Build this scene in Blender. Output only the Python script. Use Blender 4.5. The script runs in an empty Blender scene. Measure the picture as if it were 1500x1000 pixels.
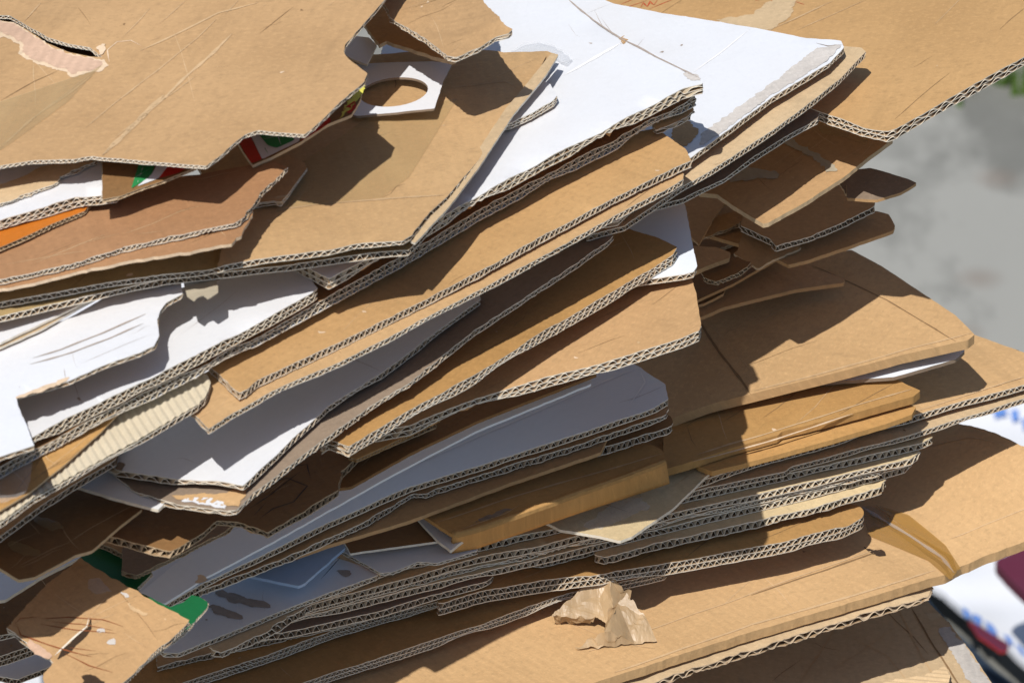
import bpy, math, random
from mathutils import Vector, noise
from mathutils.geometry import delaunay_2d_cdt
R = math.radians
scene = bpy.context.scene
col = scene.collection

# ------------------------------------------------------------------ camera, light
PITCH, DIST, HALFW = R(29), 6.0, 0.375
TGT = Vector((0, 0, 0.15))
CAM = TGT + DIST * Vector((0, -math.cos(PITCH), math.sin(PITCH)))
CX = Vector((1, 0, 0)); CY = Vector((0, math.sin(PITCH), math.cos(PITCH))); CF = Vector((0, math.cos(PITCH), -math.sin(PITCH)))
cd = bpy.data.cameras.new('camera'); co = bpy.data.objects.new('camera', cd); col.objects.link(co)
co.location = CAM; co.rotation_euler = (math.pi / 2 - PITCH, 0, 0)
cd.sensor_width = 36; cd.lens = 18 / (HALFW / DIST); cd.clip_start = 0.1; cd.clip_end = 200
cd.dof.use_dof = True; cd.dof.focus_distance = 5.86; cd.dof.aperture_fstop = 17
scene.camera = co
SUN = Vector((-0.21, -0.60, 1.0)).normalized()
w = bpy.data.worlds.new('World'); scene.world = w; w.use_nodes = True
nt = w.node_tree; bg = nt.nodes['Background']
sky = nt.nodes.new('ShaderNodeTexSky'); sky.sky_type = 'NISHITA'; sky.sun_disc = False
sky.sun_elevation = math.asin(SUN.z); sky.sun_rotation = math.atan2(SUN.x, SUN.y)
nt.links.new(sky.outputs[0], bg.inputs[0]); bg.inputs[1].default_value = 0.082
sd = bpy.data.lights.new('sun', 'SUN'); so = bpy.data.objects.new('sun', sd); col.objects.link(so)
sd.energy = 4.3; sd.angle = R(0.5); sd.color = (1, 0.965, 0.91)
so.rotation_euler = SUN.to_track_quat('Z', 'Y').to_euler()
scene.view_settings.view_transform = 'Standard'; scene.view_settings.look = 'None'
scene.view_settings.exposure = 0.0; scene.view_settings.gamma = 1
scene.render.engine = 'CYCLES'

# ------------------------------------------------------------------ materials
def newmat(name):
    m = bpy.data.materials.new(name); m.use_nodes = True
    return m, m.node_tree, m.node_tree.nodes['Principled BSDF']
def mixc(nt, fac, a, b, mode='MIX'):
    n = nt.nodes.new('ShaderNodeMix'); n.data_type = 'RGBA'; n.blend_type = mode
    for s, v in ((n.inputs[0], fac), (n.inputs[6], a), (n.inputs[7], b)):
        if hasattr(v, 'links'): nt.links.new(v, s)
        elif isinstance(v, (int, float)): s.default_value = v
        else: s.default_value = (*v[:3], 1)
    return n.outputs[2]
def ntex(nt, vec, scale, detail=4, rough=.6, vscale=None):
    if vscale:
        mp = nt.nodes.new('ShaderNodeMapping'); mp.inputs['Scale'].default_value = vscale
        nt.links.new(vec, mp.inputs[0]); vec = mp.outputs[0]
    n = nt.nodes.new('ShaderNodeTexNoise'); n.inputs['Scale'].default_value = scale
    n.inputs['Detail'].default_value = detail; n.inputs['Roughness'].default_value = rough
    nt.links.new(vec, n.inputs['Vector']); return n.outputs['Fac']
def ramp(nt, fac, a, b, lo=0., hi=1.):
    n = nt.nodes.new('ShaderNodeMapRange'); n.inputs[1].default_value = a; n.inputs[2].default_value = b
    n.inputs[3].default_value = lo; n.inputs[4].default_value = hi; nt.links.new(fac, n.inputs[0]); return n.outputs[0]
def paper(name, c, var=.16, rough=.8, flute=.055, specks=.6, bump=.45, dirt=.4, spec=.25):
    m, nt, p = newmat(name)
    uvn = nt.nodes.new('ShaderNodeUVMap').outputs[0]
    oi = nt.nodes.new('ShaderNodeObjectInfo').outputs['Random']
    ad = nt.nodes.new('ShaderNodeVectorMath'); ad.operation = 'ADD'
    cb = nt.nodes.new('ShaderNodeCombineXYZ'); nt.links.new(oi, cb.inputs[2]); nt.links.new(uvn, ad.inputs[0]); nt.links.new(cb.outputs[0], ad.inputs[1])
    uv = ad.outputs[0]
    dark = tuple(x * (1 - 1.5 * var) * k for x, k in zip(c, (1, .95, .88))); light = tuple(min(.9, x * (1 + var)) for x in c)
    big = ntex(nt, uv, 9, 3, .55)
    base = mixc(nt, ramp(nt, big, .3, .7), dark, light)
    base = mixc(nt, .55, base, c)
    fib = ntex(nt, uv, 330, 4, .7, (.7, 1, 1))
    base = mixc(nt, ramp(nt, fib, .50, .75, 0, .75 * min(1, var * 6)), base, tuple(min(.95, x * 1.22) for x in c))
    fib2 = ntex(nt, uv, 190, 5, .75, (.8, 1, 1))
    base = mixc(nt, ramp(nt, fib2, .50, .74, 0, .8 * min(1, var * 6)), base, tuple(x * .76 for x in c))
    sp = ntex(nt, uv, 900, 2, .5)
    base = mixc(nt, ramp(nt, sp, .70, .78, 0, specks), base, tuple(x * .35 for x in c))
    st = ntex(nt, uv, 26, 6, .7, (1, .25, 1))
    base = mixc(nt, ramp(nt, st, .56, .78, 0, dirt), base, tuple(x * .55 for x in c))
    sc = ntex(nt, uv, 60, 4, .75, (.12, 1, 1))
    base = mixc(nt, ramp(nt, sc, .66, .76, 0, dirt * .9), base, tuple(min(.95, x * 1.45) for x in c))
    wv = nt.nodes.new('ShaderNodeTexWave'); wv.wave_type = 'BANDS'; wv.bands_direction = 'X'
    wv.inputs['Scale'].default_value = 2 * math.pi / (.0072 * 20) * 1.0; wv.inputs['Distortion'].default_value = .6
    wv.inputs['Detail'].default_value = 1
    nt.links.new(uvn, wv.inputs[0])
    base = mixc(nt, ramp(nt, wv.outputs['Fac'], 0, 1, 0, flute), base, tuple(x * .6 for x in c))
    br = nt.nodes.new('ShaderNodeMapRange'); br.inputs[3].default_value = 1 - var * .75; br.inputs[4].default_value = 1 + var * .3; nt.links.new(oi, br.inputs[0])
    cc_ = nt.nodes.new('ShaderNodeCombineColor'); [nt.links.new(br.outputs[0], cc_.inputs[k]) for k in (0, 1, 2)]
    base = mixc(nt, 1.0, base, cc_.outputs[0], 'MULTIPLY')
    nt.links.new(base, p.inputs['Base Color'])
    p.inputs['Roughness'].default_value = rough; p.inputs['Specular IOR Level'].default_value = spec
    mu = nt.nodes.new('ShaderNodeMath'); mu.operation = 'MULTIPLY_ADD'
    nt.links.new(wv.outputs['Fac'], mu.inputs[0]); mu.inputs[1].default_value = .22; nt.links.new(fib, mu.inputs[2])
    mu2 = nt.nodes.new('ShaderNodeMath'); mu2.operation = 'MULTIPLY_ADD'
    nt.links.new(st, mu2.inputs[0]); mu2.inputs[1].default_value = 1.6; nt.links.new(mu.outputs[0], mu2.inputs[2])
    b = nt.nodes.new('ShaderNodeBump'); b.inputs['Strength'].default_value = bump; b.inputs['Distance'].default_value = .0006
    nt.links.new(mu2.outputs[0], b.inputs['Height'])
    b2 = nt.nodes.new('ShaderNodeBump'); b2.inputs['Strength'].default_value = min(.5, bump * 1.3); b2.inputs['Distance'].default_value = .004
    nt.links.new(ntex(nt, uv, 22, 5, .62, (1, .6, 1)), b2.inputs['Height']); nt.links.new(b.outputs[0], b2.inputs['Normal'])
    nt.links.new(b2.outputs[0], p.inputs['Normal'])
    return m
M = {
 'kraft': paper('kraft_paper', (.505, .316, .156)),
 'tan': paper('tan_kraft_paper', (.56, .36, .178)),
 'orange': paper('orange_kraft_paper', (.48, .275, .10)),
 'golden': paper('golden_kraft_paper', (.515, .314, .138)),
 'rust': paper('reddish_kraft_paper', (.40, .215, .105)),
 'olive': paper('olive_kraft_paper', (.40, .29, .135)),
 'pale': paper('pale_kraft_paper', (.58, .43, .26)),
 'cream': paper('cream_board_paper', (.62, .49, .29)),
 'brown': paper('brown_shaded_kraft', (.26, .14, .055)),  # dark brown board; also kraft with its shade put into the colour
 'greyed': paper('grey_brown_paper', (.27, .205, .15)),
 'white': paper('white_coated_paper', (.72, .74, .78), var=.035, rough=.45, flute=.008, specks=.06, bump=.07, dirt=.05, spec=.45),
 'cool': paper('sky_tinted_white_paper', (.78, .84, .93), var=.03, rough=.4, flute=.008, specks=.06, bump=.07, dirt=.08, spec=.45),  # white lightened and blued to carry the sky highlight on shaded sheets
 'bluish': paper('pale_blue_paper', (.36, .50, .72), var=.05, rough=.4, flute=.0, specks=.1, bump=.1, dirt=.1, spec=.4),
 'green': paper('green_printed_paper', (.010, .14, .048), var=.1, rough=.5, flute=.02, specks=.2, bump=.15, dirt=.15),
 'yolk': paper('orange_printed_paper', (.55, .17, .02), var=.1, rough=.5, flute=.02, specks=.1, dirt=.1),
 'edge': paper('cut_board_edge', (.80, .73, .62), var=.15, flute=0, bump=.4),
 'edgek': paper('kraft_board_edge', (.56, .43, .28), var=.15, flute=0, bump=.4),
 'liner': paper('inner_kraft_paper', (.42, .28, .155), flute=0),
 'crease': paper('rubbed_crease_paper', (.58, .40, .225), flute=0, specks=.2, dirt=.4),
 'darkcrease': paper('dark_crease_paper', (.27, .165, .08), flute=0, specks=.1),
 'wcrease': paper('white_crease_paper', (.86, .86, .87), var=.02, flute=0, specks=0, dirt=0),
 'torn': paper('torn_pinkish_paper', (.62, .42, .30), flute=.2, specks=.2, bump=.6),
 'tornlip': paper('torn_pale_lip', (.72, .55, .38), flute=0, specks=.1, bump=.5),
 'worn': paper('worn_grey_white_paper', (.60, .56, .52), var=.2, flute=.1, specks=.5, dirt=.6, bump=.5),
 'medium': paper('brown_shaded_fluting', (.46, .35, .235), flute=0, specks=.1),  # browner than the cut edges, partly painted shade for the flute hollows
 'creammed': paper('cream_fluting_medium', (.58, .48, .34), flute=0, specks=.1),
 'dark': paper('painted_hollow_shade', (.05, .03, .018), flute=0),  # near-black that paints the shade inside slits and torn hollows
 'ribs': paper('cream_corrugated_paper', (.60, .53, .40), var=.1, flute=.1, dirt=.35),
 'red': paper('red_print', (.50, .03, .02), var=.1, flute=0, specks=.1, dirt=.15, rough=.5),
 'pgreen': paper('green_print', (.03, .26, .08), var=.1, flute=0, specks=.1, dirt=.2, rough=.5),
 'yellow': paper('yellow_print', (.70, .66, .12), var=.1, flute=0, specks=.1, dirt=.2, rough=.5),
 'ink': paper('brown_marker_ink', (.27, .085, .03), var=.1, flute=0, specks=0, dirt=0),
 'redink': paper('red_stamp_ink', (.55, .08, .03), var=.2, flute=0, specks=0, dirt=.5),
 'black': paper('black_print', (.03, .03, .035), var=.1, flute=0, specks=0, dirt=0),
 'blueprint': paper('blue_print', (.12, .25, .62), var=.1, flute=0, specks=0, dirt=0),
 'smear': paper('brown_glue_smear', (.43, .36, .31), var=.2, flute=.2, specks=.3, dirt=.5),
 'navy': paper('navy_plastic_sheet', (.022, .036, .06), var=.2, flute=0, specks=0, dirt=.3, rough=.5),
 'maroon': paper('maroon_plastic', (.12, .022, .045), var=.1, flute=0, specks=0, dirt=.1, rough=.4),
}
def tape_mat(name, colr, alpha, rough=.16):
    m, nt, p = newmat(name)
    uv = nt.nodes.new('ShaderNodeUVMap').outputs[0]
    f = ntex(nt, uv, 45, 4, .6, (1, .2, 1))
    nt.links.new(mixc(nt, ramp(nt, f, .35, .7), tuple(x * .8 for x in colr), colr), p.inputs['Base Color'])
    nt.links.new(ramp(nt, f, .3, .7, alpha * .75, min(1, alpha * 1.2)), p.inputs['Alpha'])
    p.inputs['Roughness'].default_value = rough; p.inputs['Specular IOR Level'].default_value = .6
    b = nt.nodes.new('ShaderNodeBump'); b.inputs['Strength'].default_value = .5; b.inputs['Distance'].default_value = .002
    nt.links.new(ntex(nt, uv, 70, 4, .65, (1, .25, 1)), b.inputs['Height']); nt.links.new(b.outputs[0], p.inputs['Normal'])
    return m
M['tape'] = tape_mat('brown_packing_tape', (.46, .25, .06), .62)
M['cleartape'] = tape_mat('clear_packing_tape', (.62, .45, .22), .36, .12)
M['film'] = tape_mat('clear_plastic_film', (.85, .87, .9), .22, .08)
M['mask'] = tape_mat('grey_masking_tape', (.50, .44, .33), 1.0, .6)
M['tapebit'] = tape_mat('crumpled_tan_tape', (.52, .36, .20), .88, .42)

# ------------------------------------------------------------------ geometry core
MM = .001
def ray(px, py):
    u = (px - 750) / 750 * HALFW / DIST; v = (500 - py) / 750 * HALFW / DIST
    return (CF + u * CX + v * CY)
def hit(px, py, z):
    d = ray(px, py); t = (z - CAM.z) / d.z; return CAM + t * d
def inside(px, py, P):
    r = False; j = len(P) - 1
    for i in range(len(P)):
        xi, yi = P[i]; xj, yj = P[j]
        if (yi > py) != (yj > py) and px < (xj - xi) * (py - yi) / (yj - yi) + xi: r = not r
        j = i
    return r
STEP = 12
TILT = 0.0   # the upper half of the pile leans a little down to the left
BUF = {}      # coarse column map of what already lies in the pile, used only to let each sheet settle on those below
def subdiv(P, d):
    out = []
    for i in range(len(P)):
        a, b = P[i], P[(i + 1) % len(P)]
        n = max(1, int(math.hypot(b[0] - a[0], b[1] - a[1]) / d))
        for k in range(n): out.append((a[0] + (b[0] - a[0]) * k / n, a[1] + (b[1] - a[1]) * k / n))
    return out
class Surf:
    def __init__(s, poly, T, slope, gap, amp, seed, curls, base=None, at=None):
        s.sx, s.sy = slope; s.sx += TILT; s.amp = amp; s.seed = seed; s.h = 0.15; s.T = T; s.curls = []
        s.h0 = 0
        cells = [(x, y) for x in range(-300, 1632, STEP) for y in range(-84, 1140, STEP) if inside(x, y, poly)]
        cells += [(round(x / STEP) * STEP, round(y / STEP) * STEP) for x, y in subdiv(poly, STEP)]
        cells = set(cells)
        cx = sum(p[0] for p in poly) / len(poly); cy = sum(p[1] for p in poly) / len(poly)
        for it in range(3):
            s.c = hit(cx, cy, s.h)
            s.curls = [(hit(a, b, s.h), r * .0005, m * MM) for a, b, r, m in curls]
            off = TILT * (s.c.x - .1)
            if base is not None: s.h = base + off; continue
            hm = -1e9
            for c in cells:
                q = BUF.get(c)
                if q is None: continue
                need = q.z + T + gap * MM - s.rel(q.x, q.y)
                hm = max(hm, need)
            s.h = hm if hm > -1e8 else 0
            if at is not None:
                if at + off < s.h - .001: print('GAP too low', at + off, s.h)
                s.h = max(at + off, s.h)
        for c in cells:
            q = s.point(*c); o = BUF.get(c)
            if o is None or q.z > o.z: BUF[c] = q
    def rel(s, x, y):
        z = s.sx * (x - s.c.x) + s.sy * (y - s.c.y)
        if s.amp: z += s.amp * MM * (noise.noise((x * 5, y * 5, s.seed * 7.3)) + .35 * noise.noise((x * 14, y * 14, s.seed * 3.1)))
        for p, r, m in s.curls:
            d2 = ((x - p.x) ** 2 + (y - p.y) ** 2) / (r * r); z += m * math.exp(-d2)
        return z
    def z(s, x, y): return s.h + s.rel(x, y)
    def point(s, px, py, dz=0):
        d = ray(px, py); t = (s.h + dz - CAM.z) / d.z
        for _ in range(5):
            p = CAM + t * d; e = s.z(p.x, p.y) + dz - p.z
            t += e / (d.z - s.sx * d.x - s.sy * d.y)
        p = CAM + t * d; return p

def resample(pts, d, closed=True):
    out = []
    n = len(pts)
    for i in range(n if closed else n - 1):
        a, b = pts[i], pts[(i + 1) % n]
        L = (b - a).length; k = max(1, int(round(L / d)))
        for j in range(k): out.append(a.lerp(b, j / k))
    if not closed: out.append(pts[-1])
    return out
def soften(pts, rad):
    """round the corners of a closed 2-D outline a little"""
    out = []
    n = len(pts)
    for i in range(n):
        a, b, c = pts[i - 1], pts[i], pts[(i + 1) % n]
        l1 = (a - b).length; l2 = (c - b).length; r = min(rad, l1 * .4, l2 * .4)
        p = b + (a - b) * (r / max(l1, 1e-6)); q = b + (c - b) * (r / max(l2, 1e-6))
        out += [p, (p + q + b * 2) / 4, q]
    return out
def area(P): return .5 * sum(P[i - 1].x * P[i].y - P[i].x * P[i - 1].y for i in range(len(P)))
def tri2d(outline, holes=(), grid=.016):
    xs = [p.x for p in outline]; ys = [p.y for p in outline]
    V = [Vector((p.x, p.y)) for p in outline]; E = [(i, (i + 1) % len(V)) for i in range(len(V))]
    for h in holes:
        b = len(V); V += [Vector((p.x, p.y)) for p in h]; E += [(b + i, b + (i + 1) % len(h)) for i in range(len(h))]
    o2 = [(p.x, p.y) for p in outline]
    gy = min(ys) + grid * .5; row = 0
    edge2 = o2[::max(1, len(o2) // 400)]
    while gy < max(ys):
        gx = min(xs) + grid * (.5 + .5 * (row % 2))
        while gx < max(xs):
            if inside(gx, gy, edge2): V.append(Vector((gx, gy)))
            gx += grid
        gy += grid * .87; row += 1
    v, e, f, _, _, _ = delaunay_2d_cdt(V, E, [], 0, 1e-6)
    keep = []
    hh = [[(p.x, p.y) for p in h] for h in holes]
    for t in f:
        cx = sum(v[i].x for i in t) / len(t); cy = sum(v[i].y for i in t) / len(t)
        if inside(cx, cy, o2) and not any(inside(cx, cy, h) for h in hh):
            if sum(v[t[k - 1]].x * v[t[k]].y - v[t[k]].x * v[t[k - 1]].y for k in range(len(t))) < 0: t = t[::-1]
            keep.append(tuple(t))
    return v, keep
class MB:
    def __init__(s): s.v = []; s.f = []; s.m = []; s.mats = []; s.smooth = []
    def mi(s, mat):
        if mat not in s.mats: s.mats.append(mat)
        return s.mats.index(mat)
    def add(s, verts, faces, mat, smooth=True):
        b = len(s.v); s.v += verts; k = s.mi(mat)
        for f in faces: s.f.append(tuple(b + i for i in f)); s.m.append(k); s.smooth.append(smooth)
    def build(s, name, root, uvang=0, origin=None):
        me = bpy.data.meshes.new(name)
        O = origin if origin is not None else Vector((0, 0, 0))
        me.from_pydata([tuple(p - O) for p in s.v], [], s.f)
        for m in s.mats: me.materials.append(M[m])
        me.polygons.foreach_set('material_index', s.m); me.polygons.foreach_set('use_smooth', s.smooth)
        ca, sa = math.cos(uvang), math.sin(uvang)
        uv = me.uv_layers.new(name='UVMap'); vs = s.v
        for i, l in enumerate(me.loops):
            p = vs[l.vertex_index]; uv.data[i].uv = (p.x * ca + p.y * sa, -p.x * sa + p.y * ca + p.z * .7)
        me.update()
        o = bpy.data.objects.new(name, me); col.objects.link(o)
        if root: o.parent = root
        return o
def tag(o, label=None, cat=None, group=None, kind=None):
    for k, v in (('label', label), ('category', cat), ('group', group), ('kind', kind)):
        if v: o[k] = v
    return o
def empty(name, loc):
    o = bpy.data.objects.new(name, None); col.objects.link(o); o.location = loc; o.empty_display_size = .05; return o

def ply(mb, S, out, holes, dz, th, mat, under, jit, rnd, sag=None, edgemat='edge', grid=.016):
    """one paper ply: upper face, lower face, cut rim"""
    v, f = tri2d(out, holes, grid)
    nb = len(out) + sum(len(h) for h in holes)
    def zz(p, i):
        z = S.z(p.x, p.y) + dz
        if i < nb and sag is not None: z += sag(p)
        return z
    top = [Vector((p.x, p.y, zz(p, i))) for i, p in enumerate(v)]
    bot = [p - Vector((0, 0, th)) for p in top]
    mb.add(top, f, mat); mb.add(bot, [t[::-1] for t in f], under)
    def rim(L, flip):
        n = len(L)
        a = [Vector((p.x, p.y, S.z(p.x, p.y) + dz + (sag(p) if sag else 0))) for p in L]
        b = [p - Vector((0, 0, th)) for p in a]
        q = [(i, i + n, (i + 1) % n + n, (i + 1) % n) for i in range(n)]
        if flip: q = [x[::-1] for x in q]
        mb.add(a + b, q, edgemat, False)
    rim(out, area(out) < 0)
    for h in holes: rim(h, area(h) > 0)

def deco(mb, S, kind, pts, width, mat, lift=.00035):
    if kind == 'line':
        P = [S.point(*p) for p in pts]; P = resample([Vector((p.x, p.y)) for p in P], .004, False)
        L = []; n = len(P)
        for i, p in enumerate(P):
            d = (P[min(i + 1, n - 1)] - P[max(i - 1, 0)]).normalized(); nn = Vector((-d.y, d.x))
            taper = min(1, (i + .6) / 4, (n - i - .4) / 4)
            wd = width * .00034 * taper * (.75 + .5 * abs(noise.noise((p.x * 60, p.y * 60, 3)) * 2))
            p = p + nn * noise.noise((p.x * 35, p.y * 35, 9)) * .0008
            for sgn in (1, -1):
                q = p + nn * wd * sgn; L.append(Vector((q.x, q.y, S.z(q.x, q.y) + lift)))
        mb.add(L, [(2 * i, 2 * i + 1, 2 * i + 3, 2 * i + 2) for i in range(n - 1)], mat)
    else:
        P = [S.point(*p) for p in pts]; P = [Vector((p.x, p.y)) for p in P]
        P = resample(soften(P, .002), .002 if kind == 'rough' else .004)
        if kind == 'rough':
            P = [p + Vector((noise.noise((p.x * 160, p.y * 160, 1)), noise.noise((p.x * 160, p.y * 160, 5)))) * .0022 + Vector((noise.noise((p.x * 420, p.y * 420, 1)), noise.noise((p.x * 420, p.y * 420, 5)))) * .0016 for p in P]
        v, f = tri2d(P, (), .012)
        mb.add([Vector((p.x, p.y, S.z(p.x, p.y) + lift)) for p in v], f, mat)

COUNT = 0
SURF = {}
LAM = .0072
def sheet(key, name, label, poly, T=9, walls=1, mat='kraft', under='kraft', edge='edge', slope=(0, 0), gap=.6, amp=1.6,
          fl=None, curls=(), holes=(), decos=(), tapes=(), torn=.35, base=None, at=None, med='medium', lam=LAM, lift=.00035, crush=.3, cat='cardboard', ribs=False, rad=.001, group=None):
    """poly: outline of the upper face; T: board thickness in photo pixels (half a millimetre of picture each)"""
    global COUNT; COUNT += 1
    seed = COUNT; rnd = random.Random(seed * 17 + 3)
    Tm = T * .0005 / math.cos(PITCH) if T > 0 else .0008
    S = Surf(poly, Tm, slope, gap, amp, seed, curls, base, at); SURF[key] = S
    print('SHEET', key, 'h=%.3f' % S.h)
    p3 = [S.point(*p) for p in poly]
    P = [Vector((p.x, p.y)) for p in p3]
    if area(P) < 0: P.reverse()
    P = soften(P, rad)
    fine = walls > 0
    def rag(L, k, s2):
        o = []
        for p in L:
            j = Vector((noise.noise((p.x * 120, p.y * 120, s2)), noise.noise((p.x * 120, p.y * 120, s2 + 4)))) * .0012 * k
            j += Vector((noise.noise((p.x * 480, p.y * 480, s2)), noise.noise((p.x * 480, p.y * 480, s2 + 4)))) * .0007 * k
            o.append(p + j)
        return o
    B = resample(P, .0035)
    H = []
    for h in holes:
        hp = [S.point(*p) for p in h]; H.append(resample([Vector((p.x, p.y)) for p in hp], .0035))
    if mat in ('kraft', 'tan', 'golden', 'orange', 'pale', 'rust', 'cream', 'brown', 'white', 'olive', 'greyed') and abs(area(P)) > .01:
        xs = [p[0] for p in poly]; ys = [p[1] for p in poly]; auto = []
        ang = rnd.uniform(-.75, -.2); tries = 0
        while len(auto) < (4 if mat == 'white' else 10) and tries < 60:
            tries += 1
            x = rnd.uniform(max(0, min(xs)), min(1500, max(xs))); y = rnd.uniform(max(0, min(ys)), min(1000, max(ys)))
            l = rnd.uniform(15, 130); a2 = ang + rnd.gauss(0, .12) if rnd.random() < .7 else ang + rnd.uniform(.8, 2)
            pts = [(x + l * t * math.cos(a2) + rnd.gauss(0, 1.2), y + l * t * math.sin(a2) + rnd.gauss(0, 1.2)) for t in (0, .35, .7, 1)]
            if all(inside(a, b, poly) for a, b in pts):
                auto.append(('line', pts, rnd.uniform(.5, 1.1) * (.6 if mat == 'white' else 1), ('wcrease' if rnd.random() < .5 else 'smear') if mat == 'white' else ('darkcrease' if rnd.random() < .35 else 'crease'), .0002))
        for _ in range(5):
            x = rnd.uniform(max(0, min(xs)), min(1500, max(xs))); y = rnd.uniform(max(0, min(ys)), min(1000, max(ys))); r = rnd.uniform(1.2, 3.2)
            pts = [(x + r * (1 + .5 * rnd.random()) * math.cos(t), y + .6 * r * math.sin(t)) for t in (0, 1.2, 2.5, 3.8, 5)]
            if all(inside(a, b, poly) for a, b in pts): auto.append(('rough', pts, 0, 'smear' if mat == 'white' else rnd.choice(['crease', 'darkcrease', 'tornlip']), .0002))
        decos = list(decos) + auto
    root = empty(name, Vector((sum(p.x for p in P) / len(P), sum(p.y for p in P) / len(P), 0)))
    root.location.z = S.z(root.location.x, root.location.y) - Tm
    O = root.location.copy()
    tag(root, label, cat, group)
    # flute direction: wave travels along fl (radians); default = along the longest front edge
    if fl is None:
        best = 0
        for i in range(len(p3)):
            a, b = p3[i], p3[(i + 1) % len(p3)]; L = math.hypot(b.x - a.x, b.y - a.y)
            if L > best: best = L; fl = math.atan2(b.y - a.y, b.x - a.x)
    dv = Vector((math.cos(fl), math.sin(fl))); fv = Vector((-dv.y, dv.x))
    th = .0007 if Tm > .0035 else .0005
    if walls == 0:
        mb = MB(); ply(mb, S, rag(B, torn, seed), H, 0, max(Tm, .0007), mat, under, 0, rnd, None, edge)
        for d in decos: deco(mb, S, *d)
        mb.build('board', root, fl, O)
    else:
        cr = lambda p: -Tm * crush * .5 * max(0, noise.noise((p.x * 30, p.y * 30, seed)) * 1.6 + .1) - Tm * .05 * noise.noise((p.x * 200, p.y * 200, seed))
        cu = lambda p: Tm * crush * max(0, noise.noise((p.x * 17, p.y * 17, seed + 50)) * 2.4 - .25) + Tm * .06 * noise.noise((p.x * 120, p.y * 120, seed + 9))
        mb = MB()
        if ribs:   # liner peeled off: the bare wave is the upper face
            v, f = tri2d(B, H, .0013)
            mb.add([Vector((p.x, p.y, S.z(p.x, p.y) + .0007 * math.sin(2 * math.pi * (p.x * dv.x + p.y * dv.y) / .0056))) for p in v], f, mat)
            ply(mb, S, rag(B, torn, seed), H, -.001, th, mat, under, 0, rnd, cr, edge)
        else:
            ply(mb, S, rag(B, torn, seed), H, 0, th, mat, under, 0, rnd, cr, edge)
        for d in decos: deco(mb, S, *d)
        mb.build('top_liner', root, fl, O)
        mb = MB(); ply(mb, S, rag(B, torn * 1.2, seed + 9), H, -Tm + th, th, 'liner' if under == 'kraft' else under, under, 0, rnd, cu, edge); mb.build('bottom_liner', root, fl, O)
        if walls == 2:
            mb = MB(); ply(mb, S, rag(B, torn, seed + 5), H, -Tm / 2 + th / 2, th, 'liner', 'liner', 0, rnd, None, edge); mb.build('middle_liner', root, fl, O)
        mb = MB()
        for wall in range(walls):
            z1 = -th - wall * (Tm / walls); z0 = -(wall + 1) * (Tm / walls) + th * (1 if wall == walls - 1 else .3)
            lm = lam * .72 * (1 if wall == 0 else .88)
            for L0 in [B] + H:
                L = resample(L0, lm / 7); coarse = [(p.x, p.y) for p in P]
                n = len(L); verts = []
                ar = 1 if (area(L0) > 0) == (L0 is B) else -1
                for i, p in enumerate(L):
                    tdir = (L[(i + 2) % n] - L[i - 2]); nin = Vector((-tdir.y, tdir.x)) * ar
                    g = fv if fv.dot(nin) > 0 else -fv
                    ph = 2 * math.pi * (p.dot(dv)) / lm + wall * 1.7 + 1.5 * noise.noise((p.x * 40, p.y * 40, seed)) + .7 * noise.noise((p.x * 160, p.y * 160, seed + 3))
                    wv = max(-1, min(1, 1.18 * math.sin(ph)))
                    a = (wv + 1) / 2
                    lo = z0 + cu(p) * (1 if wall == walls - 1 else 0); hi = z1 + cr(p) * (1 if wall == 0 else 0)
                    # crushed stretches lean over
                    lean = noise.noise((p.x * 22, p.y * 22, seed + 20)) * .0022
                    q = p - g * .0002 + g * (.0004 * noise.noise((p.x * 150, p.y * 150, seed))) + dv * lean * a
                    verts.append(Vector((q.x, q.y, S.z(q.x, q.y) + lo + (hi - lo) * a)))
                    q2 = q + g * .007
                    if not inside(q2.x, q2.y, coarse): q2 = q + g * .002
                    verts.append(Vector((q2.x, q2.y, S.z(q2.x, q2.y) + lo + (hi - lo) * a)))
                    # paper thickness of the medium at the cut
                    verts.append(Vector((q.x, q.y, verts[-2].z - .00055)))
                N = 3
                fs = []; f2 = []
                for i in range(n):
                    j = (i + 1) % n
                    if (L[j] - L[i]).length > .01: continue
                    fs.append((N * i, N * i + 1, N * j + 1, N * j)); f2.append((N * i, N * j, N * j + 2, N * i + 2))
                mb.add(verts, fs, med)
                b0 = len(mb.v) - len(verts); mb.mi(edge)
                for q in f2: mb.f.append(tuple(b0 + k for k in q)); mb.m.append(mb.mi(edge)); mb.smooth.append(True)
        mb.build('fluting', root, fl, O)
    for kind, pts, tm, *rest in tapes:
        mb = MB()
        deco(mb, S, 'rough' if kind == 'rough' else 'patch', pts, 0, tm, .0006 if not rest else rest[0])
        mb.build('tape', root, fl, O)
    return root

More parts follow.
